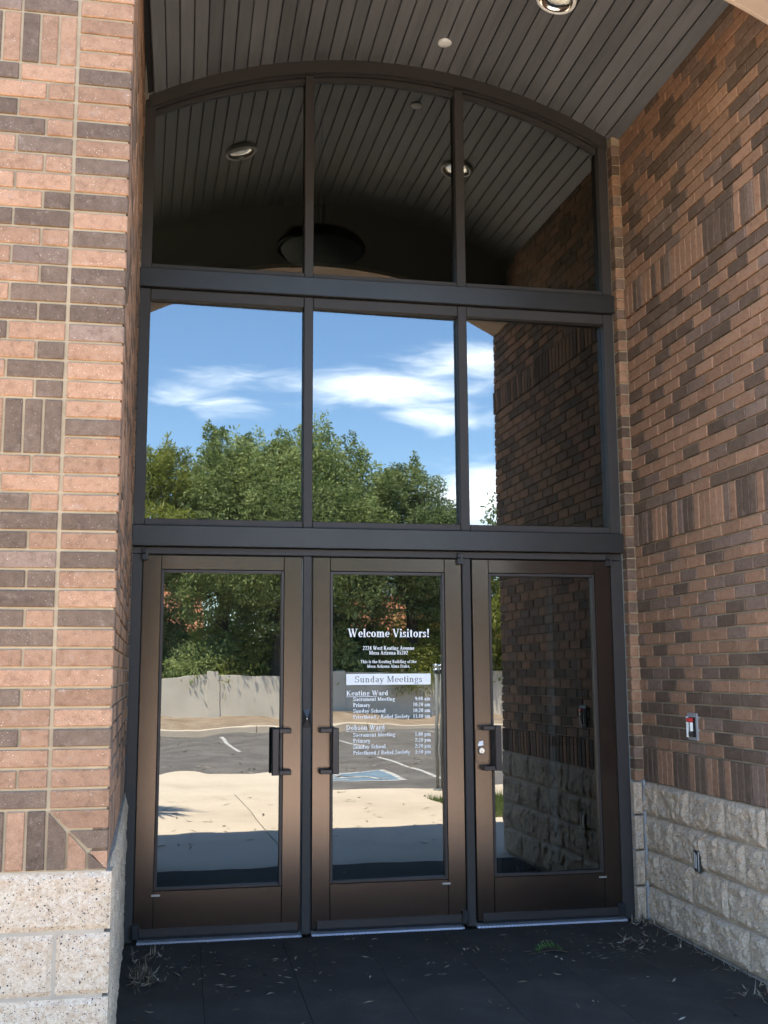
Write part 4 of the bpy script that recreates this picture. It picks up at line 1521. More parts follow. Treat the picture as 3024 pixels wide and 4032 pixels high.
        q.d(0.10, XH, 0.27, 0, w); q.d(0.29, 0, 0.45, XH, t); q.s(0.10, XH, 0.11); q.s(0.45, XH, 0.09); a = 0.54
    elif ch == 'y':
        q.d(0.10, XH, 0.28, 0, w); q.d(0.17, -0.29, 0.46, XH, t); q.s(0.10, XH, 0.11); q.s(0.46, XH, 0.09); q.o(0.14, -0.25, w * 0.55); a = 0.55
    elif ch == 'z':
        q.h(0.05, 0.42, XH - 0.03); q.h(0.05, 0.44, 0.03); q.d(0.11, 0.03, 0.36, XH - 0.03, w * 1.1); q.v(0.06, XH - 0.16, XH, t); q.v(0.44, 0, 0.16, t); a = 0.48
    elif ch == '0':
        q.e(0.27, 0.5, 0.24, 0.5, 0, 360, w, t); a = 0.54
    elif ch == '1':
        q.v(0.28, 0, 1); q.s(0.28, 0, 0.18); q.d(0.13, 0.80, 0.27, 0.97, t * 1.4); a = 0.54
    elif ch == '2':
        q.e(0.26, 0.74, 0.22, 0.26, -20, 165, w, t * 1.2); q.d(0.12, 0.06, 0.42, 0.66, w * 0.8); q.h(0.05, 0.49, 0.05, 0.10); a = 0.54
    elif ch == '3':
        q.e(0.25, 0.76, 0.21, 0.24, -80, 160, w * 0.95, t * 1.2); q.e(0.24, 0.27, 0.25, 0.27, -150, 90, w, t * 1.2); q.h(0.17, 0.26, 0.53); a = 0.54
    elif ch == '4':
        q.v(0.36, 0, 1); q.d(0.07, 0.28, 0.35, 0.98, t * 1.4); q.h(0.03, 0.52, 0.27, 0.08); q.s(0.36, 0, 0.15); a = 0.54
    elif ch == '5':
        q.h(0.12, 0.46, 0.94, 0.11); q.v(0.14, 0.55, 0.95, t * 1.3); q.e(0.23, 0.31, 0.26, 0.31, -150, 130, w, t * 1.2); a = 0.54
    elif ch == '8':
        q.e(0.27, 0.76, 0.19, 0.24, 0, 360, w * 0.85, t); q.e(0.27, 0.27, 0.23, 0.27, 0, 360, w * 0.95, t); a = 0.54
    elif ch == '9':
        q.e(0.27, 0.67, 0.23, 0.33, 0, 360, w, t); q.e(0.20, 0.5, 0.30, 0.5, -85, 20, w, t * 1.2); a = 0.54
    elif ch == '!':
        q.p.append([(0.16 - w * 0.65, 1), (0.16 - w * 0.25, 0.28), (0.16 + w * 0.25, 0.28), (0.16 + w * 0.65, 1)]); q.o(0.16, 0.08, w * 0.6); a = 0.34
    elif ch == '.':
        q.o(0.12, 0.07, w * 0.6); a = 0.26
    elif ch == ':':
        q.o(0.12, 0.08, w * 0.6); q.o(0.12, 0.52, w * 0.6); a = 0.26
    elif ch == '/':
        q.d(0.10, -0.15, 0.42, 1.05, t * 1.4); a = 0.52
    elif ch == ' ':
        a = 0.27
    return a, q.p


def text_into(mb, s, x, z, cap, width=None, align='l', bold=True, y=0.0):
    w, t = ((0.165, 0.07) if cap > 0.026 else (0.180, 0.085)) if bold else (0.125, 0.055)
    adv, polys = 0.0, []
    for ch in s:
        a, ps = glyph(ch, w, t)
        polys.append((adv, ps))
        adv += a + (0.025 if bold else 0.04)
    kx = width / adv if width else cap
    x0 = {'l': x, 'r': x - adv * kx, 'c': x - adv * kx / 2}[align]
    i = 0
    for (ax, ps) in polys:
        for p in ps:
            i += 1
            yy = y - 2.5e-5 * (i % 23)
            mb.add([(x0 + (ax + px) * kx, yy, z + pz * cap) for px, pz in p], [tuple(range(len(p)))])


LY = 0.0210
mb = MB()
text_into(mb, 'Welcome Visitors!', 1.059, 1.687, 0.0500, 0.507, y=LY)
text_into(mb, '2224 West Keating Avenue', 1.309, 1.6105, 0.0235, 0.317, 'c', y=LY)
text_into(mb, 'Mesa Arizona 85202', 1.309, 1.5825, 0.0235, 0.240, 'c', y=LY)
text_into(mb, 'This is the Keating Building of the', 1.309, 1.5320, 0.0185, 0.345, 'c', y=LY)
text_into(mb, 'Mesa Arizona Alma Stake.', 1.309, 1.5045, 0.0185, 0.265, 'c', y=LY)
text_into(mb, 'Keating Ward', 1.050, 1.3415, 0.0285, 0.256, y=LY)
mb.add([(1.049, LY, 1.3330), (1.234, LY, 1.3330), (1.234, LY, 1.3355), (1.049, LY, 1.3355)], [(0, 1, 2, 3)])
text_into(mb, 'Dobson Ward', 1.048, 1.1405, 0.0285, 0.236, y=LY)
mb.add([(1.048, LY, 1.1315), (1.284, LY, 1.1315), (1.284, LY, 1.1335), (1.048, LY, 1.1335)], [(0, 1, 2, 3)])
for i, (s, wd) in enumerate((('Sacrament Meeting', 0.256), ('Primary', 0.105), ('Sunday School', 0.197), ('Priesthood / Relief Society', 0.346))):
    text_into(mb, s, 1.091, 1.3090 - 0.0346 * i, 0.0225, wd, y=LY)
    text_into(mb, s, 1.091, 1.1005 - 0.0346 * i, 0.0225, wd, y=LY)
for i, (s1, w1, s2, w2) in enumerate((('9:00 am', 0.096, '1:00 pm', 0.099), ('10:20 am', 0.109, '2:20 pm', 0.099), ('10:20 am', 0.109, '2:20 pm', 0.099), ('11:10 am', 0.109, '3:10 pm', 0.099))):
    text_into(mb, s1, 1.564, 1.3090 - 0.0346 * i, 0.0225, w1, 'r', y=LY)
    text_into(mb, s2, 1.565, 1.1000 - 0.0346 * i, 0.0225, w2, 'r', y=LY)
mb.build('lettering', M['vinyl'], d2).rotation_euler = (0, 0, YAW_P)
mb = MB(); mb.box(1.050, 1.567, LY - 0.0004, LY + 0.0008, 1.4035, 1.4685); sb = mb.build('sign_band', M['vinyl'], d2); sb.rotation_euler = (0, 0, YAW_P)
mb = MB(); text_into(mb, 'Sunday Meetings', 1.101, 1.4185, 0.0370, 0.415, bold=False, y=LY - 0.0008); mb.build('band_lettering', M['cutout_grey'], sb)  # grey letters painted where cut-outs would show the dim reflection

# ================================================================== FITTINGS ON THE RIGHT WALL
X = WX - 0.004
bx = thing('wall_switch_box', (X, -0.757, 1.105), 'small grey metal box with red cap and white lever set in the brown brick wall', 'switch box')
mb = MB(); mb.box(X - 0.006, X + 0.04, -0.705, -0.814, 1.098, 1.244); mb.build('back_plate', M['caulk'], bx)
mb = MB(); mb.box(X - 0.0085, X - 0.0062, -0.722, -0.802, 1.115, 1.222); rec = mb.build('recess', M['gasket'], bx)
mb = MB()
mb.box(X - 0.020, X - 0.0063, -0.7155, -0.7215, 1.112, 1.224, 0, 0.001)
mb.build('door_edge', M['white'], bx)
mb = MB(); mb.box(X - 0.030, X - 0.009, -0.735, -0.782, 1.196, 1.219, 0, 0.003); mb.build('red_cap', M['red'], bx)
mb = MB(); mb.box(X - 0.024, X - 0.009, -0.764, -0.778, 1.146, 1.194, 0, 0.002); mb.build('lever', M['white'], bx)
mb = MB(); mb.tube([(X - 0.012, -0.737, 1.193), (X - 0.014, -0.731, 1.185), (X - 0.014, -0.730, 1.148)], 0.0022, 6); mb.build('wire', M['white'], bx)
mb = MB(); mb.box(X - 0.022, X - 0.009, -0.742, -0.792, 1.116, 1.141, 0, 0.002); mb.build('lower_block', M['black'], bx)
X = WX - 0.021
ol = thing('outlet_cover', (X, -0.772, 0.40), 'narrow dark metal outlet cover with silver ribs on the grey block base', 'outlet cover')
mb = MB(); mb.box(X - 0.006, X + 0.004, -0.738, -0.812, 0.400, 0.512, 0, 0.002); mb.build('cover_body', M['header'], ol)
for (a, b, z0, z1) in ((-0.752, -0.762, 0.418, 0.500), (-0.769, -0.779, 0.416, 0.494), (-0.797, -0.804, 0.406, 0.508)):
    mb = MB(); mb.box(X - 0.011, X - 0.0062, a, b, z0, z1, 0, 0.0015); mb.build('rib', M['alu'], ol)

# ================================================================== MAT
mt = thing('entrance_mat', (1.3, -1.1, 0), 'black ribbed entrance matting laid in strips over the porch floor before the doors', 'mat')
xs = [PX + 0.012, 0.215, 0.668, 1.108, 1.578, 2.03, 2.48, WX - 0.022]
for a, b in zip(xs[:-1], xs[1:]):
    mb = MB()
    if a == xs[0]:
        mb.prism([(PX + 0.004, -2.18), (b - 0.0004, -2.18), (b - 0.0004, -0.066), (PX - 0.062, -0.066)], 2, -0.0115, 0.0)
    else:
        mb.box(a + 0.0004, b - 0.0004, -2.18 + random.uniform(-0.004, 0.004), -0.066, -0.0115, random.uniform(-0.0012, 0.0005), 0, 0.002)
    mb.build('mat_strip', M['mat'], mt)


# ================================================================== LITTER
def blades(n, fx, fy, fz, lmin, lmax, wid, lift=0.3):
    """bent slender leaves: two quads each -> (2n,4,3)"""
    x, y, z = fx, fy, fz
    a = RNG.uniform(0, 2 * np.pi, n)
    L = RNG.uniform(lmin, lmax, n)
    W = wid * RNG.uniform(0.5, 1.2, n)
    el = RNG.normal(0, lift, n)
    u = np.stack([np.cos(a) * np.cos(el), np.sin(a) * np.cos(el), np.abs(np.sin(el))], 1)
    s = np.stack([-np.sin(a), np.cos(a), RNG.normal(0, 0.3, n)], 1)
    c = np.stack([x, y, z], 1)
    h = np.zeros((n, 3)); h[:, 2] = L * RNG.uniform(-0.02, 0.16, n)
    p0, p2 = c - u * L[:, None] / 2, c + u * L[:, None] / 2
    lo = np.minimum(p0[:, 2], p2[:, 2]) - z
    p0[:, 2] -= lo; p2[:, 2] -= lo
    m1 = c + h
    m1[:, 2] = np.maximum(m1[:, 2], z)
    sw = s * W[:, None] / 2
    q1 = np.stack([p0 - sw * 0.15, m1 - sw, m1 + sw, p0 + sw * 0.15], 1)
    q2 = np.stack([m1 - sw, p2 - sw * 0.1, p2 + sw * 0.1, m1 + sw], 1)
    return np.concatenate([q1, q2], 0)


n = 330
lx = np.concatenate([RNG.uniform(-0.12, 2.8, 130), RNG.normal(0.25, 0.22, 60), RNG.normal(0.75, 0.18, 30), RNG.normal(1.85, 0.3, 50), RNG.normal(2.5, 0.2, 60)])
ly = np.concatenate([RNG.uniform(-2.0, -0.12, 130), RNG.normal(-0.55, 0.2, 60), RNG.normal(-0.62, 0.2, 30), RNG.normal(-0.7, 0.16, 50), RNG.normal(-0.55, 0.3, 60)])
lx = np.clip(lx, -0.12, 2.82); ly = np.clip(ly, -2.1, -0.09)
P = blades(n, lx, ly, np.full(n, 0.003), 0.012, 0.06, 0.0115, 0.10)
tag(put('leaf_litter', quads_mesh('leaf_litter', P, M['dry_leaf'], np.tile(RNG.random(n) ** 1.3, 2))), 'thin dry leaves and chips scattered over the black mat', kind='stuff')


def heap(name, label, cx, cy, rx, ry, h, n, lmax=0.09):
    x = RNG.normal(cx, rx, n); y = RNG.normal(cy, ry, n)
    r2 = ((x - cx) / rx) ** 2 + ((y - cy) / ry) ** 2
    z = 0.004 + h * np.exp(-0.5 * r2) * RNG.random(n)
    x = np.clip(x, PX + 0.02, WX - 0.03)
    P = blades(n, x, y, z, 0.03, lmax, 0.009, 0.5)
    return tag(put(name, quads_mesh(name, P, M['dry_leaf'], np.tile(RNG.random(n) ** 1.6, 2))), label, kind='stuff')


heap('dry_leaves', 'heap of dry brown leaves on the mat against the speckled block base of the pier', -0.07, -0.78, 0.05, 0.09, 0.03, 110)
heap('dry_leaves', 'dark twigs and leaves gathered in the corner by the left door', -0.06, -0.36, 0.06, 0.08, 0.02, 45)
heap('dry_leaves', 'clump of dry leaves at the foot of the grey sealant joint by the right door', 2.79, -0.17, 0.03, 0.04, 0.045, 60, 0.06)
heap('dry_leaves', 'thin line of dry leaves along the foot of the grey block wall', 2.80, -1.0, 0.035, 0.45, 0.012, 70, 0.07)
heap('dry_leaves', 'pale dry leaves lying by the grey block wall nearest the photographer', 2.76, -1.62, 0.06, 0.07, 0.02, 50, 0.09)
heap('dry_leaves', 'splayed dry leaves on the mat between the green sprig and the block wall', 2.58, -0.62, 0.10, 0.10, 0.012, 45, 0.10)

spr = thing('green_sprig', (2.04, -0.69, 0.002), 'small fresh green weed sprig lying on the black mat before the right door', 'sprig')
P, T = [], []
for i in range(30):
    t = i / 29
    base = np.array([2.115 - 0.15 * t, -0.69 + 0.03 * math.sin(t * 3), 0.006 + 0.02 * math.sin(t * 3.1)])
    for sgn in (-1, 1):
        a = R(150 + sgn * random.uniform(25, 75))
        L = random.uniform(0.03, 0.065) * (1 - 0.4 * t)
        tip = base + np.array([math.cos(a) * L, math.sin(a) * L, random.uniform(0.0, 0.035)])
        sd = np.array([-math.sin(a), math.cos(a), 0.3]) * 0.0032
        mid = (base + tip) / 2 + np.array([0, 0, 0.006])
        P.append(np.stack([base, mid - sd, tip, mid + sd])); T.append(random.random())
put('leaves', quads_mesh('leaves', np.array(P), M['sprig'], np.array(T)), spr)
mb = MB(); mb.tube([(2.13, -0.69, 0.005), (2.06, -0.675, 0.016), (1.96, -0.685, 0.008), (1.90, -0.70, 0.004)], [0.003, 0.0025, 0.002, 0.001], 6); mb.build('stem', M['dry_leaf'], spr)

# leaves blown over the apron and the asphalt
n = 900
lx = RNG.uniform(-2.5, 6, n); ly = np.where(RNG.random(n) < 0.3, RNG.uniform(-7.4, -3.0, n), np.where(RNG.random(n) < 0.5, RNG.normal(-11.4, 0.7, n), RNG.uniform(-22, -10.9, n)))
P = blades(n, lx, ly, np.where(ly > -7.6, -0.008, -0.045), 0.04, 0.14, 0.025, 0.15)
tag(put('fallen_leaves', quads_mesh('fallen_leaves', P, M['dry_leaf'], np.tile(RNG.random(n) ** 0.8, 2))), 'dry leaves scattered over the concrete apron and asphalt', kind='stuff')

# ================================================================== WHAT THE GLASS MIRRORS: posts, wall, trees, houses
for (x, y, lab) in ((3.68, -7.42, 'nearer grey post with ball cap at the edge of the concrete apron'), (3.75, -7.44, 'further grey post with ball cap beside the apron edge')):
    t = thing('sign_post', (x, y, -0.012), lab, 'post', 'grey ball-capped posts at the apron edge')
    mb = MB(); mb.tube([(x, y, -0.012), (x, y, 1.50)], 0.021, 14); mb.build('post', M['post'], t, (x, y, 0), True)
    mb = MB(); mb.lathe([(0.034, 0.0), (0.034, 0.012), (0.022, 0.016)] + [(0.033 * math.cos(R(a)), 0.045 + 0.033 * math.sin(R(a))) for a in range(-60, 91, 15)], (x, y, 1.50), 18); mb.build('ball_cap', M['steel'], t, (x, y, 1.5), True)
    mb = MB(); mb.lathe([(0.05, 0.0), (0.05, 0.012), (0.032, 0.02)], (x, y, -0.012), 18); mb.build('base_ring', M['post'], t, (x, y, -0.012), True)

YW = -28.35
pw = thing('boundary_wall', (4, YW, 0), 'long pale masonry wall behind the parking lot, mirrored in the door glass', 'wall')
x = -22.0
k = 0
while x < 34:
    w = 4.03
    top_ = 1.50 + 0.03 * math.sin(k * 2.1)
    mb = MB(); mb.box(x + 0.006, x + w - 0.006, YW - 0.1, YW + 0.1, -0.1, top_, 0, 0.006); mb.build('panel', M['cmu'], pw)
    mb = MB(); mb.box(x - 0.2, x + 0.2, YW - 0.14, YW + 0.14, -0.1, 1.58, 0, 0.008); mb.build('pilaster', M['cmu'], pw)
    x += w
    k += 1
# a bit of wooden fence showing over it
wf = thing('wooden_fence', (5.8, -29.6, 0), 'weathered brown board fence showing above the pale masonry wall', 'fence')
for i in range(26):
    x = 3.9 + i * 0.145
    mb = MB(); mb.box(x, x + 0.135, -29.62 + random.uniform(-0.006, 0.006), -29.60, 0, 1.86 + random.uniform(-0.03, 0.03), 0, 0.004); mb.build('fence_board', M['wood'], wf)
for z in (0.5, 1.4):
    mb = MB(); mb.box(3.9, 7.67, -29.66, -29.628, z, z + 0.09); mb.build('fence_rail', M['wood'], wf)


def leaf_cloud(clumps, n, size, aspect=1.9, droop=0.25, fill=0.35):
    """clumps: (x,y,z,rx,ry,rz,weight). returns quads and tints; denser towards each clump's skin, ragged outline"""
    wts = np.array([c[6] for c in clumps], float)
    idx = RNG.choice(len(clumps), n, p=wts / wts.sum())
    C = np.array([c[:6] for c in clumps])[idx]
    d = RNG.normal(size=(n, 3))
    d /= np.linalg.norm(d, axis=1)[:, None]
    rad = np.where(RNG.random(n) < fill, RNG.random(n) ** 0.5 * 0.9, 0.72 + 0.3 * RNG.random(n) ** 1.2)
    lump = 1 + 0.16 * np.sin(d[:, 0] * 7 + idx) * np.sin(d[:, 1] * 6 + idx * 2.0) + 0.12 * np.sin(d[:, 2] * 9 + idx * 1.3)
    pos = C[:, :3] + d * C[:, 3:6] * (rad * lump)[:, None]
    # sprigs: leaves gather in twigs
    ntw = max(1, n // 9)
    twig = RNG.integers(0, ntw, n)
    tw_off = RNG.normal(size=(ntw, 3)) * 0.0
    pos += tw_off[twig]
    ax = d * 0.6 + RNG.normal(size=(n, 3)) * 0.7
    ax[:, 2] -= droop
    ax /= np.linalg.norm(ax, axis=1)[:, None]
    sd = np.cross(ax, RNG.normal(size=(n, 3)))
    sd /= np.linalg.norm(sd, axis=1)[:, None] + 1e-9
    L = size * RNG.uniform(0.6, 1.35, n)
    W = L / aspect
    tip = pos + ax * L[:, None]
    mid = (pos + tip) / 2
    P = np.stack([pos, mid - sd * W[:, None] / 2, tip, mid + sd * W[:, None] / 2], 1)
    tint = np.clip(0.5 + RNG.normal(0, 0.22, n) + 0.25 * np.sin(idx * 12.9898), 0, 1)
    return P, tint


def limb(mb, p0, p1, r0, r1, bend=0.15, n=6):
    p0, p1 = Vector(p0), Vector(p1)
    L = (p1 - p0).length
    off = Vector((random.uniform(-1, 1), random.uniform(-1, 1), random.uniform(-0.2, 0.6))) * bend * L
    pts = [p0.lerp(p1, i / n) + off * math.sin(math.pi * i / n) for i in range(n + 1)]
    mb.tube(pts, [r0 + (r1 - r0) * i / n for i in range(n + 1)], 8)


def tree(x, y, h, spread, label, leaf, n, size, base=2.2, lean=(0, 0), ncl=16, aspect=1.9, trunk_r=0.22, name='shade_tree', cat='tree', fill=0.3, clump=0.42):
    t = thing(name, (x, y, 0), label, cat)
    mb = MB()
    fork = Vector((x + lean[0], y + lean[1], base + (h - base) * 0.22))
    limb(mb, (x, y, -0.1), fork, trunk_r, trunk_r * 0.72, 0.06)
    clumps = []
    for i in range(ncl):
        a = 2 * math.pi * i * 0.381966 + random.uniform(-0.3, 0.3)
        u = (i + 0.5) / ncl
        zc = base + (h - base) * (0.12 + 0.78 * u)
        prof = math.sin(math.pi * min(0.98, 0.18 + 0.80 * u)) ** 0.7
        rr = spread * prof * random.uniform(0.45, 0.8)
        c = (fork.x + math.cos(a) * rr, fork.y + math.sin(a) * rr, zc)
        cr = spread * clump * random.uniform(0.75, 1.25) * (0.65 + 0.35 * prof)
        clumps.append((c[0], c[1], c[2], cr, cr, cr * random.uniform(0.6, 0.95), cr ** 2))
        limb(mb, fork, c, trunk_r * random.uniform(0.25, 0.5), 0.02, 0.12)
    for k in range(int(ncl * 2.6)):                             # small sprays that break the outline, more of them upwards
        c = random.choice(clumps[:ncl])
        a, b = random.uniform(0, 2 * math.pi), random.uniform(0.0, 1.5)
        q = (c[0] + c[3] * math.cos(a) * math.cos(b) * 1.08, c[1] + c[4] * math.sin(a) * math.cos(b) * 1.08, c[2] + c[5] * math.sin(b) * 1.2)
        s = c[3] * random.uniform(0.16, 0.30)
        clumps.append((*q, s, s, s * random.uniform(1.3, 2.3), s * s * 2.2))
    mb.build('trunk', M['bark'], t)
    P, tint = leaf_cloud(clumps, n, size, aspect, fill=fill)
    put('crown', quads_mesh('crown', P, M[leaf], tint), t)
    return t


tree(0.00, -31.0, 9.3, 2.4, 'feathery yellow-green tree at the left edge of the mirrored treetops', 'leaf_yellow', 36000, 0.17, 3.9, (0.3, 0.2), 15, 3.8, 0.2, 'feathery_tree')
tree(2.50, -30.2, 9.9, 2.4, 'tall green tree mirrored at the left pane, thin spiky top', 'leaf_green', 52000, 0.115, 2.7, (0.2, 0.2), 20, 1.9, 0.28)
tree(4.40, -29.2, 9.4, 3.4, 'tallest green tree, mirrored beside the left mullion', 'leaf_green', 56000, 0.115, 3.3, (0.3, 0.0), 22, 1.9, 0.28)
tree(6.80, -29.3, 9.5, 3.2, 'dark green tree with leaning trunk, mirrored in the middle pane', 'leaf_green', 52000, 0.115, 2.6, (-1.0, 0.0), 20, 1.9, 0.36)
tree(8.60, -29.5, 9.0, 2.2, 'grey-green tree sloping down to the right in the mirrored middle pane', 'leaf_grey', 50000, 0.11, 3.0, (0.2, 0.3), 19, 2.0, 0.24)
tree(10.00, -29.6, 7.4, 1.5, 'low grey-green tree at the right edge of the mirrored middle pane', 'leaf_grey', 20000, 0.11, 2.4, (0.1, 0.2), 12, 2.0, 0.16)
tree(13.80, -31.5, 9.8, 2.0, 'thin sparse tree with scattered leaves in the narrow right mirrored strip', 'leaf_grey', 4200, 0.16, 3.0, (0.3, 0.3), 14, 1.7, 0.14, 'sparse_tree', fill=0.7, clump=0.5)
tree(-4.80, -31.0, 9.5, 3.2, 'broad green tree standing beyond the left end of the mirrored trees', 'leaf_green', 14000, 0.20, 2.2, (0, 0), 14, 1.8, 0.28)
tree(11.80, -28.9, 5.0, 1.4, 'yellow-green young tree leaning over the boundary wall at the right', 'leaf_yellow', 16000, 0.12, 1.5, (-0.4, 0.2), 12, 2.3, 0.10, 'young_tree')


def bush(x, y, h, r, label, leaf, n, size, aspect=2.0):
    t = thing('garden_bush', (x, y, 0), label, 'bush')
    clumps = []
    mb = MB()
    for i in range(9):
        a = i * 2.4
        c = (x + math.cos(a) * r * 0.55, y + math.sin(a) * r * 0.45, h * random.uniform(0.35, 0.78))
        s = r * random.uniform(0.4, 0.6)
        clumps.append((*c, s, s, s, s * s))
        limb(mb, (x + random.uniform(-0.1, 0.1), y, 0), c, 0.035, 0.01, 0.1)
    mb.build('stems', M['bark'], t)
    P, tint = leaf_cloud(clumps, n, size, aspect)
    put('leaves', quads_mesh('leaves', P, M[leaf], tint), t)


bush(1.9, -29.4, 2.8, 1.3, 'dark green bush behind the wall, mirrored at the left of the left door', 'leaf_green', 11000, 0.11)
bush(2.9, -29.6, 3.3, 1.4, 'bright yellow-green bush showing over the wall in the left door glass', 'leaf_yellow', 15000, 0.105)
bush(6.3, -29.3, 3.3, 1.4, 'mid green bush over the wall behind the Welcome lettering', 'leaf_green', 12000, 0.11)
bush(9.0, -29.1, 3.5, 1.6, 'yellow-green drooping bush over the wall at the right of the middle door glass', 'leaf_yellow', 15000, 0.115, 3.0)
bush(-1.2, -29.5, 3.4, 1.6, 'dark bush behind the left end of the mirrored wall', 'leaf_green', 7000, 0.14)
bush(12.6, -29.0, 3.2, 1.5, 'green bush over the wall in the right door glass', 'leaf_yellow', 8000, 0.13)
bush(5.0, -31.8, 5.0, 1.7, 'tall dark bush between the tree trunks in the left door glass', 'leaf_green', 13000, 0.13)
bush(0.2, -32.5, 4.8, 1.6, 'tall dark bush in front of the orange roof in the left door glass', 'leaf_green', 11000, 0.13)
bush(7.4, -32.0, 5.0, 1.5, 'tall dark bush behind the leaning trunk in the middle door glass', 'leaf_grey', 12000, 0.13)
bush(10.6, -32.2, 4.3, 1.4, 'tall pale green bush under the sloping tree in the middle door glass', 'leaf_yellow', 10000, 0.13, 2.6)
bush(2.6, -34.0, 4.5, 1.5, 'dark bush deep behind the first tree trunk in the left door glass', 'leaf_green', 9000, 0.14)


def house(x0, x1, y0, y1, eave, ridge, label):
    t = thing('tiled_house', ((x0 + x1) / 2, (y0 + y1) / 2, 0), label, 'house')
    mb = MB(); mb.box(x0, x1, y0, y1, -0.2, eave); mb.build('wall', M['house'], t)
    ym = (y0 + y1) / 2
    o = 0.6
    mb = MB()
    mb.add([(x0 - o, y1 + o, eave - 0.12), (x1 + o, y1 + o, eave - 0.12), (x1 + o, ym, ridge), (x0 - o, ym, ridge), (x0 - o, y0 - o, eave - 0.12), (x1 + o, y0 - o, eave - 0.12),
            (x0 - o, y1 + o, eave - 0.3), (x1 + o, y1 + o, eave - 0.3), (x0 - o, y0 - o, eave - 0.3), (x1 + o, y0 - o, eave - 0.3)],
           [(0, 1, 2, 3), (3, 2, 5, 4), (6, 7, 1, 0), (4, 5, 9, 8), (6, 0, 3, 4, 8), (7, 9, 5, 2, 1), (6, 8, 9, 7)])
    rf = mb.build('roof', M['tile'], t)
    mb = MB()
    L = math.hypot(ym - y1 - o, ridge - eave + 0.12)
    nb = int((x1 - x0 + 2 * o) / 0.3)
    for i in range(nb):
        x = x0 - o + 0.15 + i * 0.3
        mb.tube([(x, y1 + o + 0.02, eave - 0.10), (x, ym, ridge + 0.02)], 0.085, 6)
    s_ = mb.build('tile_courses', M['tile'], rf)
    s_['kind'] = 'stuff'
    for i in range(2):
        x = x0 + (x1 - x0) * (0.3 + 0.4 * i)
        mb = MB(); mb.box(x - 0.7, x + 0.7, y1 - 0.02, y1 + 0.05, 1.0, 2.2); w = mb.build('window', M['white'], t)
        mb = MB(); mb.box(x - 0.62, x + 0.62, y1 + 0.051, y1 + 0.056, 1.08, 2.12); mb.build('pane', M['black'], w)


house(-9.2, 2.1, -50, -42, 3.5, 6.0, 'tan house with orange tiled roof glimpsed at the left of the left door glass')
house(10.2, 20.5, -50, -42, 3.2, 5.3, 'tan house with orange tiled roof glimpsed behind the Welcome lettering')

# spiky palm, unseen, added only to throw a shadow on the apron
pl = thing('shadow_palm', (-1.05, -4.95, 0), 'unseen spiky palm added beside the apron to cast a leaf shadow on the concrete', 'palm')
mb = MB(); mb.tube([(-1.05, -4.95, -0.02), (-1.03, -4.97, 1.6), (-1.00, -5.0, 3.2)], [0.11, 0.085, 0.07], 10); mb.build('trunk', M['bark'], pl)
P, T = [], []
for i in range(130):
    a = random.uniform(0, 2 * math.pi); el = random.uniform(-0.35, 1.2)
    L = random.uniform(0.6, 0.85)
    b = np.array([-1.00, -5.0, 3.2]); u = np.array([math.cos(a) * math.cos(el), math.sin(a) * math.cos(el), math.sin(el)])
    tip = b + u * L - np.array([0, 0, 0.12]); mid = b + u * L * 0.5 + np.array([0, 0, 0.03]); sd = np.array([-math.sin(a), math.cos(a), 0]) * 0.022
    P.append(np.stack([b, mid - sd, tip, mid + sd])); T.append(random.random())
put('leaves', quads_mesh('leaves', np.array(P), M['leaf_grey'], np.array(T)), pl)

# ================================================================== BEHIND THE GLASS
ins = tag(bpy.data.objects.new('interior_room', None), 'dim lobby seen faintly through the mirror glass', kind='structure')
COL.objects.link(ins)
mb = MB(); mb.box(-2.0, 6.0, 0.14, 8.0, -0.3, -0.006); mb.build('floor', M['inside_floor'], ins)
mb = MB(); mb.box(-2.0, 6.0, 7.9, 8.05, 0, ZTOP - 0.01); mb.build('wall', M['inside_wall'], ins)
mb = MB()
for (a, b, c, d) in ((0.14, 1.6, 0, ZTOP - 0.01), (5.6, 8.0, 0, ZTOP - 0.01), (1.6, 5.6, 0, 1.0), (1.6, 5.6, 4.2, ZTOP - 0.01)):  # leaves an unseen opening, added to let sky light into the lobby
    mb.box(-2.1, -2.0, a, b, c, d)
mb.build('wall', M['inside_wall'], ins)
mb = MB(); mb.box(6.0, 6.1, 0.14, 8.0, 0, ZTOP - 0.01); mb.build('wall', M['inside_wall'], ins)
mb = MB(); mb.box(-2.0, FX0 - 0.03, 0.14, 0.24, 0, ZTOP - 0.01); mb.box(FX1 + 0.09, 6.0, 0.14, 0.24, 0, ZTOP - 0.01); mb.build('wall', M['inside_wall'], ins)
mb = MB(); mb.box(-2.0, 6.0, 0.14, 8.0, ZTOP - 0.009, ZTOP - 0.004); mb.build('ceiling_panel', M['inside_wall'], ins)
mb = MB(); mb.prism([(FX0 - 0.05, ZTOP - 0.02)] + [(x, ceil_z(x) - 0.001) for x in [FX0 + 0.02 + (FX1 - FX0 - 0.02) * i / 20 for i in range(21)]] + [(FX1 + 0.1, ZTOP - 0.02)], 1, 0.02, 0.13); mb.build('lintel', M['inside_wall'], ins)
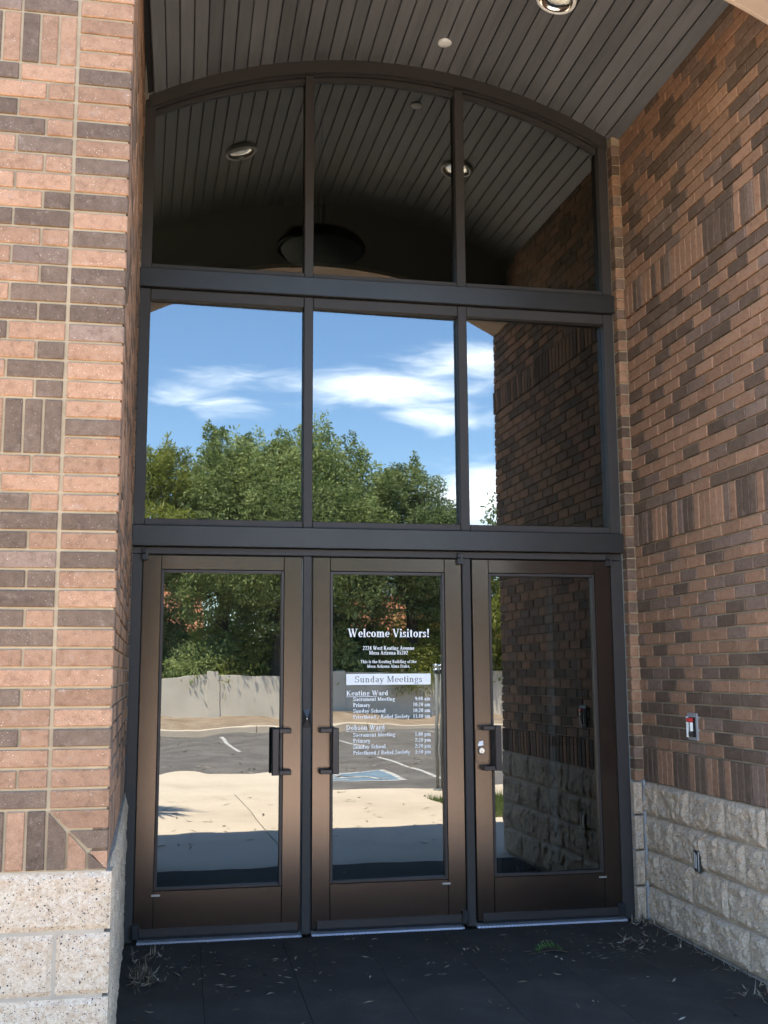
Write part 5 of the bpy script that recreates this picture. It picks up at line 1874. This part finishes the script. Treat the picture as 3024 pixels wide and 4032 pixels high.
# inner door with its push bar, a paler wall behind it
idr = thing('inner_door', (2.9, 1.5, 0), 'dark inner door with push bar, dimly seen through the right door glass', 'door')
mb = MB(); mb.box(2.42, 2.755, 1.47, 1.52, 0.0, 2.3, 0, 0.004); mb.build('stile', M['inside_dark'], idr)
mb = MB(); mb.box(3.065, 3.30, 1.47, 1.52, 0.0, 2.3, 0, 0.004); mb.build('stile', M['inside_dark'], idr)
mb = MB(); mb.box(2.757, 3.063, 1.472, 1.52, 2.12, 2.3, 0, 0.004); mb.build('top_rail', M['inside_dark'], idr)
mb = MB(); mb.box(2.757, 3.063, 1.472, 1.52, 0.0, 0.075, 0, 0.004); mb.build('bottom_rail', M['inside_dark'], idr)
mb = MB(); mb.box(2.35, 3.20, 1.41, 1.46, 0.928, 1.0, 0, 0.006); mb.build('push_bar', M['frame'], idr)
mb = MB(); mb.box(3.08, 3.10, 1.42, 1.46, 1.10, 1.24, 0, 0.004); mb.build('handle', M['steel'], idr)
cl = thing('inner_column', (3.0, 1.9, 0), 'pale grey-green column dimly seen through the right door glass', 'column')
mb = MB(); mb.box(2.985, 3.6, 1.85, 2.4, 0, 2.6, 0, 0.01); mb.build('shaft', M['inside_pale'], cl)
mb = MB(); mb.box(2.70, 2.983, 2.0, 2.1, 0, 2.6, 0, 0.004); mb.build('side_panel', M['inside_wall'], cl)
# pendant lamp
px, py = 1.02, 1.05
pd = thing('pendant_lamp', (px, py, 4.45), 'dark bowl pendant lamp on a thin rod, dimly seen through the arched panes', 'pendant lamp')
mb = MB(); mb.lathe([(0.0005, 0.105), (0.06, 0.10), (0.20, 0.088), (0.285, 0.055), (0.322, 0.005), (0.325, -0.03), (0.300, -0.034), (0.29, 0.0)], (px, py, 4.56), 40); mb.build('bowl', M['bowl'], pd, (px, py, 4.56), True)
mb = MB(); mb.lathe([(0.292, -0.03), (0.262, -0.075), (0.18, -0.115), (0.08, -0.13), (0.0005, -0.132)], (px, py, 4.56), 40); mb.build('diffuser', M['bowl_rim'], pd, (px, py, 4.56), True)
mb = MB(); mb.tube([(px, py, 4.662), (px, py, ZTOP - 0.01)], 0.009, 8); mb.build('rod', M['steel'], pd, (px, py, 4.662), True)
for dx_ in (-0.02, 0.02):
    mb = MB(); mb.tube([(px + dx_, py, 4.66), (px + dx_, py, 4.93)], 0.004, 6); mb.build('cord', M['caulk'], pd, (px + dx_, py, 4.66), True)
mb = MB(); mb.lathe([(0.03, 0.0), (0.03, 0.02), (0.0005, 0.022)], (px, py, 4.664), 16); mb.build('socket', M['brass'], pd, (px, py, 4.664), True)
